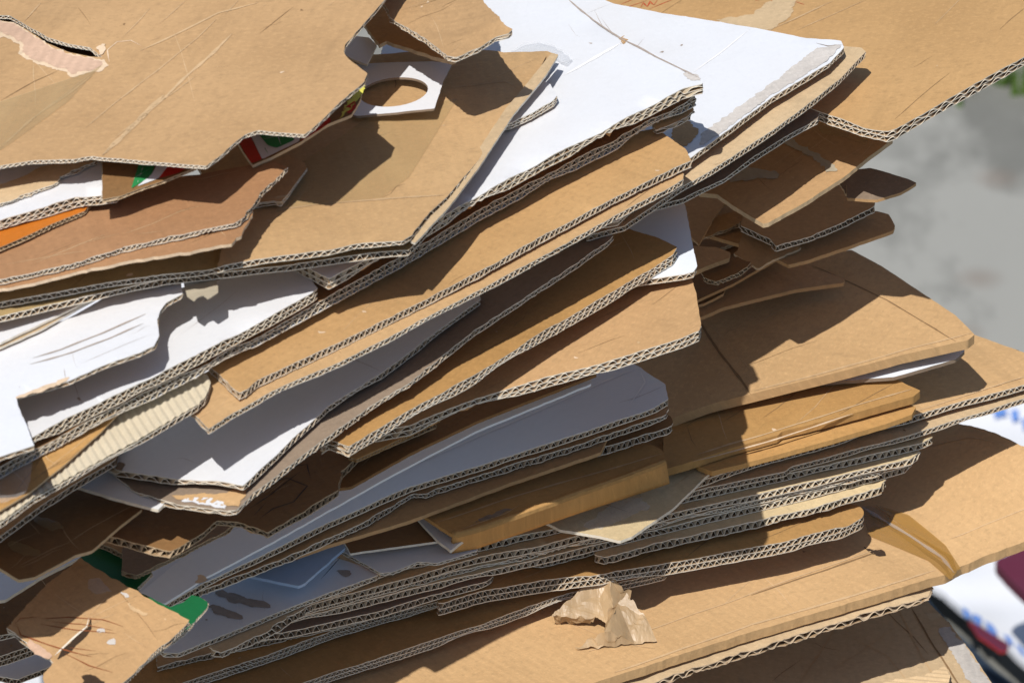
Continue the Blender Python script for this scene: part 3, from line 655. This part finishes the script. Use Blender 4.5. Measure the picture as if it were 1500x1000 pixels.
sheet('m8', K, 'short kraft strip just right of the shaded white corner',
      [(980, 380), (1012, 400), (1040, 388), (1068, 378), (1070, 370), (1050, 362), (1010, 360), (980, 365)], T=6, edge='kraft', walls=0, mat='kraft', gap=3)
TILT = .13
sheet('t1', K, 'lit kraft sheet with a thick double-fluted lower edge ending at centre right',
      [(548, 632), (600, 622), (700, 582), (800, 552), (900, 526), (1000, 494), (1024, 484), (1027, 476), (1020, 430), (1012, 402), (1000, 380), (800, 400), (640, 520), (560, 600)], T=15, amp=2.6, at=0.276, walls=2, mat='kraft', lam=.009, gap=6, slope=(.08, 0),)
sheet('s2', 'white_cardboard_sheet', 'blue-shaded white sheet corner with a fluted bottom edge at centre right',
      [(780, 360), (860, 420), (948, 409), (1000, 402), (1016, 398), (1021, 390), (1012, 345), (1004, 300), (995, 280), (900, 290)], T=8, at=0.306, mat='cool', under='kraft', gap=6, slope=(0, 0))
sheet('s1', K, 'golden kraft sheet with a thick fluted edge running up right through the centre',
      [(470, 650), (482, 642), (510, 654), (600, 600), (700, 545), (800, 482), (900, 425), (986, 372), (992, 362), (960, 346), (895, 328), (700, 400), (500, 590)], T=15, amp=2.6, at=0.332, walls=2, mat='orange', lam=.009, gap=0.5)
sheet('m5', 'flattened_box', 'dark hanging box flap with old tape marks and a sunlit lower strip at right',
      [(1022, 262), (1024, 282), (1050, 285), (1080, 305), (1118, 328), (1126, 326), (1180, 296), (1236, 260), (1275, 228), (1308, 204), (1305, 196), (1200, 160), (1060, 200)], T=6, walls=0, mat='kraft', gap=8, amp=1.5, edge='pale', base=0.285, slope=(0, 0),
      tapes=[('rough', [(1140, 206), (1160, 204), (1200, 228), (1225, 245), (1225, 252), (1212, 252), (1190, 232), (1160, 218)], 'mask'), ('rough', [(1190, 178), (1225, 190), (1270, 205), (1272, 214), (1225, 200), (1205, 198)], 'cleartape'), ('rough', [(1060, 250), (1090, 244), (1135, 252), (1142, 262), (1110, 262), (1070, 268)], 'mask')])
sheet('m3', K, 'dark grey pointed sheet corner farthest right in shadow',
      [(1240, 290), (1270, 292), (1284, 293), (1320, 282), (1343, 268), (1330, 262), (1290, 250), (1275, 246), (1240, 250)], T=4, walls=0, mat='greyed', gap=2, edge='kraft', base=.255)
sheet('m14', K, 'curled grey-brown flap between the hanging box flap and the dark pointed corner', [(1228, 262), (1240, 285), (1268, 292), (1276, 280), (1270, 262), (1252, 248)], T=3, walls=0, mat='greyed', gap=2, amp=4, torn=1.5, edge='edgek', base=.245)
sheet('m6', 'flattened_box', 'large kraft panel with red stamped marks filling the top right corner',
      [(1150, 168), (1187, 157), (1222, 170), (1262, 184), (1300, 193), (1312, 189), (1400, 138), (1500, 83), (1640, 5), (1640, -90), (700, -90), (760, 60), (1000, 150)], T=15, walls=2, mat='golden', lam=.010, gap=4, base=0.338, amp=1.5,
      decos=[('rough', [(1045, 30), (1100, 22), (1130, 0), (1165, 0), (1160, 24), (1128, 46), (1090, 42)], 0, 'pale'), ('line', [(1130, 44), (1220, 2)], 2, 'crease'), ('line', [(1165, 46), (1270, 0)], 1.2, 'crease'),
             ('line', [(908, 8), (935, -4)], 1.6, 'redink'), ('line', [(912, 14), (950, 0)], 1.2, 'redink'), ('line', [(938, 12), (942, 4), (948, 10), (952, 2), (958, 8), (962, 0)], 2, 'redink'), ('line', [(950, 14), (990, -2)], 1.4, 'redink'),
             ('line', [(1106, 2), (1114, 0)], 2, 'redink'), ('line', [(1128, 0), (1132, 4)], 2, 'redink'), ('line', [(1164, 3), (1178, 8)], 1.8, 'redink')])
sheet('r2', K, 'grey-brown sheet in shade lying on the golden kraft sheet',
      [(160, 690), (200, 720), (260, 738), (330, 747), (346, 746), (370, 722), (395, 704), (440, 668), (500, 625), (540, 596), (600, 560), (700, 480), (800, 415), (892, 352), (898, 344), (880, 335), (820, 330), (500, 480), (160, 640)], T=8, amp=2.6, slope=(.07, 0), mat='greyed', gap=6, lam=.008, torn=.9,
      decos=[('rough', [(262, 735), (290, 738), (330, 745), (334, 738), (310, 730), (280, 728)], 0, 'white'), ('rough', [(250, 726), (330, 722), (370, 700), (350, 742), (260, 732)], 0, 'tan')])
sheet('x0', 'white_cardboard_sheet', 'narrow grey white strip sticking out at the left under the white sheet',
      [(60, 690), (100, 708), (170, 730), (232, 746), (240, 738), (255, 735), (240, 720), (180, 690), (120, 660)], T=4, walls=0, mat='white', gap=-6)
sheet('q1', 'white_cardboard_sheet', 'broad white sheet mostly in violet shade with a sunlit point at its lower corner',
      [(160, 680), (172, 688), (250, 700), (320, 704), (356, 711), (366, 702), (430, 640), (480, 595), (560, 545), (640, 485), (704, 438), (700, 420), (500, 470), (280, 560), (130, 640)], T=9, slope=(.07, 0), mat='white', under='kraft', gap=2, lam=.0085, amp=1.2,
      decos=[('rough', [(168, 686), (172, 676), (182, 680), (180, 690)], 0, 'greyed')])
sheet('o3', K, 'kraft board lowest of the three at the upper right, its face in shade',
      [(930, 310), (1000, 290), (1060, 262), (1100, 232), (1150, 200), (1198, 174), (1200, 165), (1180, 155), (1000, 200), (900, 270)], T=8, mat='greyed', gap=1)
sheet('o2', K, 'pale kraft sheet with a sunlit strip just under the white sheet, upper right',
      [(860, 345), (915, 330), (1000, 272), (1040, 250), (1130, 192), (1190, 148), (1230, 115), (1268, 76), (1262, 70), (1235, 68), (1100, 90), (880, 220)], T=8, mat='pale', gap=1, lam=.007, slope=(0, .0))
sheet('o1', 'white_cardboard_sheet', 'white sheet with a worn grey band along its right edge, upper right',
      [(840, 335), (905, 324), (950, 283), (1010, 232), (1070, 188), (1130, 143), (1215, 92), (1236, 70), (1232, 60), (1180, 55), (1100, 40), (990, 22), (900, 6), (840, -20), (740, -60), (700, 40), (780, 250)], T=8, mat='white', under='kraft', gap=6, lam=.0065,
      decos=[('rough', [(1024, 214), (1028, 196), (1120, 130), (1195, 72), (1230, 66), (1228, 72), (1205, 95), (1130, 140), (1070, 185), (1032, 212)], 0, 'worn'), ('line', [(1010, 110), (1060, 75), (1100, 42)], 1.8, 'wcrease'), ('line', [(860, 20), (895, 5)], 1.6, 'wcrease'), ('line', [(1195, 64), (1212, 68), (1236, 66)], 1.6, 'greyed'),
             ('rough', [(985, 222), (1012, 210), (1024, 190), (1018, 186), (1002, 170), (985, 180)], 0, 'kraft')])
sheet('p2', K, 'kraft board with its strip of sunlit face showing under the long golden board',
      [(270, 590), (285, 606), (306, 628), (335, 608), (400, 572), (500, 528), (600, 478), (700, 425), (800, 372), (900, 316), (985, 272), (1001, 262), (1001, 250), (960, 240), (600, 400), (270, 560)], T=8, at=0.396, mat='tan', gap=2, lam=.007, torn=.6)
sheet('p1', K, 'long golden kraft board crossing the centre, ending at upper right with its corner cut',
      [(300, 525), (310, 537), (350, 575), (362, 570), (378, 556), (460, 518), (600, 450), (700, 398), (800, 342), (900, 288), (1000, 240), (1013, 235), (1004, 218), (980, 202), (962, 187), (900, 200), (600, 330), (300, 500)], T=10, amp=2.6, mat='golden', gap=0.5, lam=.0065, torn=.7)
sheet('p3', K, 'torn brown scrap with a rounded tab under the right end of the white double board',
      [(960, 190), (985, 182), (1008, 170), (1016, 158), (1010, 152), (985, 152), (950, 170)], T=6, mat='kraft', gap=2, torn=1.5)
sheet('x1b', K, 'sheet whose fluted edge shows at the left edge under the peeled one',
      [(-260, 830), (-20, 800), (0, 785), (60, 740), (110, 708), (170, 672), (180, 640), (-260, 720)], T=9, med='medium', mat='kraft', gap=2, lam=.0075)
sheet('x1', K, 'sheet with its top layer peeled off showing bare cream ribs, left of centre',
      [(-260, 800), (0, 764), (50, 728), (100, 700), (200, 645), (290, 592), (302, 580), (309, 560), (304, 548), (285, 540), (150, 590), (-260, 700)], T=9, mat='ribs', under='kraft', gap=2, lam=.0085, ribs=True, amp=1)
sheet('x2', K, 'smooth golden kraft triangle with clear tape over the bare ribs at far left',
      [(-260, 790), (0, 747), (42, 722), (60, 708), (100, 675), (150, 630), (176, 603), (160, 590), (60, 620), (-260, 700)], T=2, walls=0, mat='orange', gap=2, edge='pale', slope=(0, 0),
      tapes=[('rough', [(-20, 715), (0, 700), (28, 680), (48, 674), (46, 700), (40, 726), (10, 740), (-20, 745)], 'film', .003)])
sheet('y0', 'white_cardboard_sheet', 'lower long white board, its fluted edge running from far left to upper right',
      [(-260, 800), (0, 683), (60, 650), (130, 616), (200, 580), (300, 530), (400, 477), (500, 423), (600, 368), (700, 308), (800, 254), (900, 204), (1000, 149), (1020, 138), (1012, 125), (900, 100), (500, 330), (-260, 620)], T=16, med='creammed', walls=2, mat='brown', under='white', lam=.0095, gap=2, edge='edge', crush=.6, torn=.8)
sheet('y2', 'white_cardboard_sheet', 'white board with a sharp right corner in sun, left of centre',
      [(-260, 780), (0, 664), (60, 632), (100, 611), (200, 563), (300, 513), (400, 460), (456, 428), (465, 421), (450, 400), (430, 380), (200, 440), (-260, 560)], T=15, med='creammed', walls=2, mat='white', lam=.0095, gap=.5, crush=.4)
sheet('y1', 'white_cardboard_sheet', 'upper long white board with a sharp right corner, its top face bright at upper centre',
      [(470, 402), (482, 408), (540, 378), (600, 346), (700, 286), (800, 231), (900, 181), (1000, 130), (1030, 122), (1028, 114), (1000, 100), (960, 80), (915, 57), (868, 28), (825, -5), (780, -60), (600, -60), (520, 200), (430, 380)], T=15, med='creammed', walls=2, mat='white', lam=.0095, gap=.5, crush=.4,
      decos=[('line', [(825, 112), (860, 92), (912, 62)], 4, 'wcrease'), ('line', [(829, -2), (868, 30), (914, 59), (960, 83), (1000, 103), (1026, 116)], 2.2, 'smear'), ('rough', [(908, 56), (914, 52), (920, 60), (914, 66)], 0, 'kraft'), ('rough', [(1000, 108), (1015, 108), (1030, 118), (1012, 118)], 0, 'worn')])
sheet('z1', 'white_cardboard_sheet', 'white panel with a stepped cut-out and two scored lines at the left',
      [(-260, 540), (0, 512), (70, 482), (145, 440), (200, 405), (262, 400), (268, 430), (244, 443), (234, 455), (231, 468), (233, 492), (226, 506), (205, 516), (150, 535), (102, 557), (60, 570), (24, 580), (26, 592), (40, 625), (50, 652), (0, 668), (-260, 690)], T=6, mat='white', under='kraft', gap=22, lam=.006, torn=.5,
      slope=(.0, .03), decos=[('line', [(48, 525), (90, 512), (150, 488), (213, 460)], 2.4, 'smear'), ('line', [(44, 534), (110, 515), (160, 496), (210, 474)], 2.4, 'smear'), ('line', [(95, 540), (97, 555)], 1.4, 'smear'),
             ('rough', [(24, 580), (60, 568), (100, 552), (102, 557), (60, 574), (26, 584)], 0, 'tornlip')])
sheet('z3', K, 'narrow kraft fold between two white panels at the left',
      [(-260, 530), (0, 509), (60, 482), (140, 437), (250, 395), (240, 385), (140, 420), (-260, 500)], T=3, walls=0, mat='pale', gap=0.5)
sheet('z2', 'white_cardboard_sheet', 'narrow white flap in sun at the left edge below the olive board',
      [(-260, 520), (0, 502), (60, 474), (120, 444), (146, 432), (142, 426), (100, 430), (-260, 470)], T=3, walls=0, mat='white', gap=0.5)
sheet('tp', 'torn_tape', 'torn stub of grey paper tape hanging below the olive board',
      [(262, 385), (270, 418), (274, 434), (284, 441), (290, 435), (298, 432), (304, 438), (320, 428), (316, 400), (312, 380)], T=1, walls=0, mat='mask', under='mask', edge='mask', gap=0.5, torn=0.5, cat='tape')
sheet('a0', K, 'lower board of the pair with the long flat fluted edge at the left',
      [(-260, 480), (0, 463), (80, 444), (160, 426), (240, 408), (330, 398), (420, 388), (500, 376), (560, 368), (598, 366), (606, 358), (640, 320), (400, 320), (-260, 420)], T=9, slope=(-.10, 0), mat='olive', gap=0.5, lam=.0085)
sheet('a2', K, 'olive kraft board under the two rust sheets at the left',
      [(-260, 454), (0, 442), (80, 428), (160, 412), (240, 401), (300, 396), (326, 390), (360, 360), (370, 330), (-260, 390)], T=8, slope=(-.10, 0), mat='olive', gap=.6, lam=.0085)
sheet('ee', 'white_cardboard_sheet', 'small white flap with a double fluted edge beside the tan sheet, upper centre',
      [(735, 182), (748, 180), (780, 165), (812, 146), (816, 140), (806, 122), (796, 118), (770, 125), (735, 160)], T=9, walls=2, mat='white', gap=2, lam=.0075)
sheet('pf', 'plastic_film', 'crumpled clear plastic film on the white board near the top',
      [(745, 80), (760, 66), (785, 60), (812, 66), (838, 86), (832, 92), (820, 90), (810, 84), (780, 76)], T=1, walls=0, mat='film', under='film', edge='film', gap=1, amp=5, torn=2, cat='plastic film')
sheet('a1', 'flattened_box', 'large tan sheet with clear tape and a fold along its right side, upper centre',
      [(318, 392), (330, 388), (400, 376), (480, 366), (520, 356), (590, 352), (602, 344), (630, 310), (655, 288), (700, 235), (745, 165), (790, 110), (814, 78), (802, 74), (740, 76), (660, 70), (300, 100), (290, 240), (330, 345)], T=8, amp=2.6, mat='tan', gap=0.5, lam=.0085, torn=.5, slope=(-.11, 0),
      decos=[('line', [(400, 308), (480, 298), (560, 292), (650, 286)], 3, 'crease'), ('line', [(652, 130), (740, 120), (760, 130)], 1.6, 'crease'), ('line', [(762, 138), (785, 118), (800, 84)], 3, 'dark'), ('line', [(760, 140), (808, 78)], 1.4, 'crease')],
      tapes=[('patch', [(552, 165), (670, 145), (600, 260), (560, 290), (420, 305), (440, 240)], 'cleartape')])
sheet('a3', K, 'narrow lower ply along the right side of the large tan sheet',
      [(600, 352), (608, 356), (625, 338), (660, 300), (705, 240), (752, 168), (800, 110), (818, 80), (808, 78), (740, 160), (660, 280)], T=3, walls=0, mat='pale', gap=-7)
sheet('bb2', K, 'lower of the two rust-brown sheets with torn front edges at the left',
      [(-260, 440), (0, 424), (60, 412), (110, 398), (200, 380), (280, 368), (340, 357), (352, 345), (372, 310), (350, 280), (-260, 380)], T=4, walls=0, mat='rust', gap=0.5, torn=1.4, edge='tornlip')
sheet('bb3', K, 'small kraft tab with a rounded fluted corner beside the rust-brown sheets',
      [(370, 300), (384, 296), (402, 294), (412, 296), (425, 280), (450, 246), (446, 238), (420, 225), (370, 260)], T=6, at=0.48, mat='kraft', gap=-2, lam=.0055)
sheet('bb1', K, 'upper rust-brown sheet with a torn front edge in half shade at the left',
      [(-260, 425), (0, 409), (60, 396), (110, 385), (180, 362), (250, 346), (345, 326), (353, 322), (372, 298), (388, 275), (396, 268), (410, 256), (422, 243), (400, 236), (200, 270), (-260, 370)], T=7, mat='rust', gap=0.5, torn=1.4, edge='edge', lam=.005)
cc_hole = [(577 + 50 * math.cos(t) , 135 + 21 * math.sin(t) - 5 * math.cos(t)) for t in [i * math.pi / 18 for i in range(36)]]
sheet('cc', 'white_card_insert', 'white card with a round hole lying on the tan sheet, top centre',
      [(500, 120), (505, 165), (522, 170), (570, 166), (636, 159), (640, 148), (650, 118), (663, 93), (630, 90), (560, 92), (510, 95)], T=3, walls=0, mat='white', under='white', gap=2, holes=[cc_hole], cat='card', edge='greyed')
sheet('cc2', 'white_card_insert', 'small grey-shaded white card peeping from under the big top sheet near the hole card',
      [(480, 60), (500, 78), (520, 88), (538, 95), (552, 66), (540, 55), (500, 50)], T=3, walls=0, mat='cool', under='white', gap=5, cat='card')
sheet('dd2', 'flattened_box', 'brown folded flap under the creased kraft corner at top centre',
      [(520, 20), (540, 45), (556, 66), (566, 60), (610, 75), (660, 90), (668, 88), (672, 70), (640, 20), (560, -40), (520, -40)], T=5, walls=0, mat='orange', gap=8, edge='edgek', torn=1)
sheet('dd', 'flattened_box', 'kraft sheet corner with curled right tip at the top centre',
      [(555, -10), (572, 25), (586, 34), (622, 56), (656, 82), (668, 84), (700, 70), (725, 54), (745, 50), (751, 43), (738, 35), (722, 18), (700, -12), (690, -80), (560, -80)], T=7, mat='kraft', gap=30, torn=1, lam=.006,
      curls=[(748, 44, 40, 6)])
sheet('ff0', 'printed_card', 'orange printed card peeping out at the left edge',
      [(-260, 388), (0, 362), (40, 345), (80, 326), (124, 308), (140, 290), (140, 270), (-260, 300)], T=6, walls=1, mat='yolk', gap=1, lam=.004, edge='edgek')
sheet('ff1', 'white_cardboard_sheet', 'white double board in sun at the left edge under the big top sheet',
      [(-260, 338), (0, 322), (60, 304), (110, 288), (172, 280), (178, 270), (200, 240), (190, 220), (-260, 230)], T=15, walls=2, mat='white', lam=.008, gap=0.5, torn=.6,
      decos=[('rough', [(-20, 300), (0, 298), (86, 266), (90, 256), (60, 262), (0, 285), (-20, 288)], 0, 'worn')])
sheet('ff4', K, 'torn cream strip of board lying on the white double board at the left edge',
      [(-260, 360), (0, 298), (40, 284), (86, 266), (88, 258), (140, 236), (130, 225), (60, 245), (0, 272), (-260, 330)], T=4, mat='pale', gap=.3, torn=2, lam=.005, amp=1)
sheet('ff2a', 'printed_box', 'flap with a green, white and red print beside the white double board, upper left',
      [(150, 292), (176, 287), (200, 277), (240, 264), (292, 243), (300, 220), (200, 200), (150, 230)], T=5, walls=1, mat='brown', gap=1, lam=.004, edge='edgek',
      decos=[('patch', [(192, 277), (205, 236), (230, 232), (222, 258)], 0, 'pgreen'), ('line', [(196, 262), (222, 246)], 1.2, 'white'), ('line', [(202, 268), (212, 236)], 1, 'white'), ('patch', [(200, 274), (222, 256), (236, 232), (252, 236), (232, 262)], 0, 'white'), ('patch', [(232, 262), (252, 236), (292, 234), (262, 254)], 0, 'red')])
sheet('ff2', 'printed_box', 'flap with red, white and green print showing under the notch of the top sheet',
      [(342, 196), (356, 222), (370, 242), (400, 229), (440, 208), (480, 182), (515, 168), (528, 146), (534, 118), (480, 120), (380, 150)], T=4, walls=0, mat='brown', gap=1, edge='edgek',
      decos=[('patch', [(344, 200), (362, 192), (384, 234), (368, 240)], 0, 'red'), ('patch', [(362, 188), (446, 184), (438, 208), (384, 234)], 0, 'white'), ('patch', [(378, 196), (420, 190), (432, 206), (405, 218), (392, 214)], 0, 'pgreen', .0006), ('line', [(376, 196), (394, 228)], 1, 'pgreen'), ('line', [(384, 210), (405, 202)], 1, 'pgreen'), ('line', [(405, 190), (412, 214)], 1, 'white', .0008), ('line', [(382, 206), (425, 196)], 1, 'white', .0008),
             ('patch', [(440, 208), (455, 188), (480, 170), (486, 178), (470, 190)], 0, 'red'), ('patch', [(502, 160), (520, 148), (522, 158), (512, 168)], 0, 'red'), ('rough', [(495, 175), (505, 160), (524, 124), (532, 118), (533, 132), (518, 155)], 0, 'yellow')])
sheet('gg0', K, 'added brown filler sheet that darkens the torn slit in the top kraft sheet',
      [(-280, 215), (60, 210), (290, 222), (420, 180), (505, 112), (478, 76), (530, 5), (560, -70), (-280, -70)], T=3, walls=0, mat='brown', gap=.5, amp=.5)  # hidden filler added so the slit looks dark instead of showing ground
sheet('gg', 'flattened_box', 'top kraft sheet with white crease lines and a torn slit, upper left',
      [(-280, 255), (-20, 246), (30, 238), (50, 235), (108, 233), (135, 228), (148, 230), (220, 236), (302, 243), (325, 226), (345, 208), (358, 197), (378, 191), (420, 195), (446, 197), (458, 188), (500, 148), (534, 120), (538, 108), (525, 96), (508, 84), (503, 76), (506, 66), (530, 38), (560, 4), (590, -40), (590, -90), (-280, -90)], T=5, at=0.55, mat='kraft', gap=4, lam=.0055, amp=2, torn=.5, holes=[[(-12, 22), (14, 23), (45, 41), (70, 55), (100, 64), (132, 70), (150, 84), (132, 83), (100, 76), (66, 62), (48, 49), (20, 33), (-12, 28)]], curls=[(70, 20, 70, 5)],
      decos=[('line', [(150, 228), (200, 180), (235, 150), (270, 115), (310, 80), (340, 50)], 3.4, 'crease'), ('line', [(150, 228), (195, 185), (240, 140)], 6, 'crease'), ('line', [(0, 218), (40, 180), (90, 145), (135, 112)], 2.4, 'crease'), ('line', [(205, 75), (270, 45), (320, 20), (378, 5)], 3.2, 'crease'),
             ('line', [(125, 188), (170, 150), (230, 105), (290, 55), (318, 28)], 1.4, 'crease'), ('line', [(180, 55), (200, 35), (222, 10)], 1.3, 'crease'), ('line', [(232, 36), (275, 0)], 1.3, 'crease'), ('line', [(165, 205), (215, 165), (290, 110)], 1.2, 'crease'), ('line', [(35, 32), (60, 5)], 2.4, 'crease'), ('line', [(330, 22), (350, 0)], 1.3, 'crease'), ('line', [(380, 50), (430, 10)], 1, 'darkcrease'),
             ('line', [(0, 148), (50, 120), (85, 104)], 1.2, 'darkcrease'), ('line', [(0, 215), (60, 165), (150, 96)], 1.2, 'crease'),('line', [(160, 92), (158, 74), (172, 62), (192, 60), (208, 68)], 1.2, 'tornlip'),('line', [(478, 12), (494, 0)], 1, 'crease'),
             ('rough', [(-12, 50), (-12, 29), (20, 34.6), (48, 51), (66, 64), (100, 78.5), (132, 85), (152, 88), (160, 96), (146, 106), (125, 109), (105, 115), (97, 107), (84, 104), (70, 99), (50, 92), (34, 84), (25, 80), (28, 67), (14, 58)], 0, 'tornlip', .0003), ('rough', [(-5, 46), (-5, 30.5), (20, 36.5), (48, 53), (66, 66), (100, 80.5), (132, 87), (150, 90), (153, 95), (140, 103), (120, 105), (106, 110), (98, 102), (84, 100), (68, 94), (46, 86), (32, 78), (34, 66), (16, 53)], 0, 'torn', .0005),
             ('rough', [(140, 72), (145, 66), (152, 66), (156, 76), (148, 82)], 0, 'tornlip', .0008)],
      tapes=[('patch', [(-280, 210), (0, 150), (135, 105), (150, 96), (100, 150), (0, 222), (-280, 270)], 'cleartape')])

def crumple(name, label, cat, S, pts, tris, mat, seed, amp):
    import bmesh
    bm = bmesh.new()
    vs = [bm.verts.new(S.point(x, y, z * MM)) for x, y, z in pts]
    for t in tris: bm.faces.new([vs[i] for i in t])
    bmesh.ops.subdivide_edges(bm, edges=bm.edges[:], cuts=8, use_grid_fill=True)
    bm.normal_update()
    for v in bm.verts:
        p = v.co * 90
        n1 = abs(noise.noise((p.x, p.y, p.z + seed))) - .25 + .4 * abs(noise.noise((p.x * 2.6, p.y * 2.6, seed))) + .28 * abs(noise.noise((p.x * 5.5, p.y * 5.5, seed + 8)))
        v.co += Vector((0, 0, 1)) * (n1 * amp * MM) + v.normal * n1 * amp * MM * .6
    O = S.point(pts[0][0], pts[0][1])
    me = bpy.data.meshes.new(name); 
    for v in bm.verts: v.co -= O
    bmesh.ops.triangulate(bm, faces=bm.faces[:]); bm.to_mesh(me)
    uv = me.uv_layers.new(name='UVMap')
    for i, l in enumerate(me.loops):
        c = me.vertices[l.vertex_index].co; uv.data[i].uv = (c.x, c.y + c.z)
    me.materials.append(M[mat]); o = bpy.data.objects.new(name, me); col.objects.link(o); o.location = O
    md = o.modifiers.new('thickness', 'SOLIDIFY'); md.thickness = .0003
    return tag(o, label, cat)
crumple('crumpled_tape', 'crumpled tan packing tape stuck on the largest tan box, bottom centre', 'tape', SURF['b1'],
  [(808, 902, 10), (820, 890, 14), (868, 852, 26), (885, 864, 22), (872, 905, 9), (858, 912, 1), (815, 912, 1), (892, 852, 28), (925, 868, 22), (922, 882, 14), (898, 890, 17), (888, 912, 8), (905, 884, 18), (918, 870, 24),
   (945, 905, 12), (962, 938, 2), (930, 943, 1), (885, 948, 1), (862, 940, 4), (886, 924, 13), (878, 875, 18), (842, 950, 2)],
  [(0, 1, 4), (1, 2, 20), (1, 20, 4), (0, 4, 5), (0, 5, 6), (2, 3, 20), (2, 7, 3), (3, 7, 10), (7, 8, 9), (7, 9, 10), (3, 10, 20), (20, 10, 11), (20, 11, 4), (12, 13, 14), (12, 14, 16), (14, 15, 16), (12, 16, 19), (19, 16, 17), (19, 17, 18), (10, 12, 11), (11, 12, 19), (18, 17, 21)], 'tapebit', 3, 7)
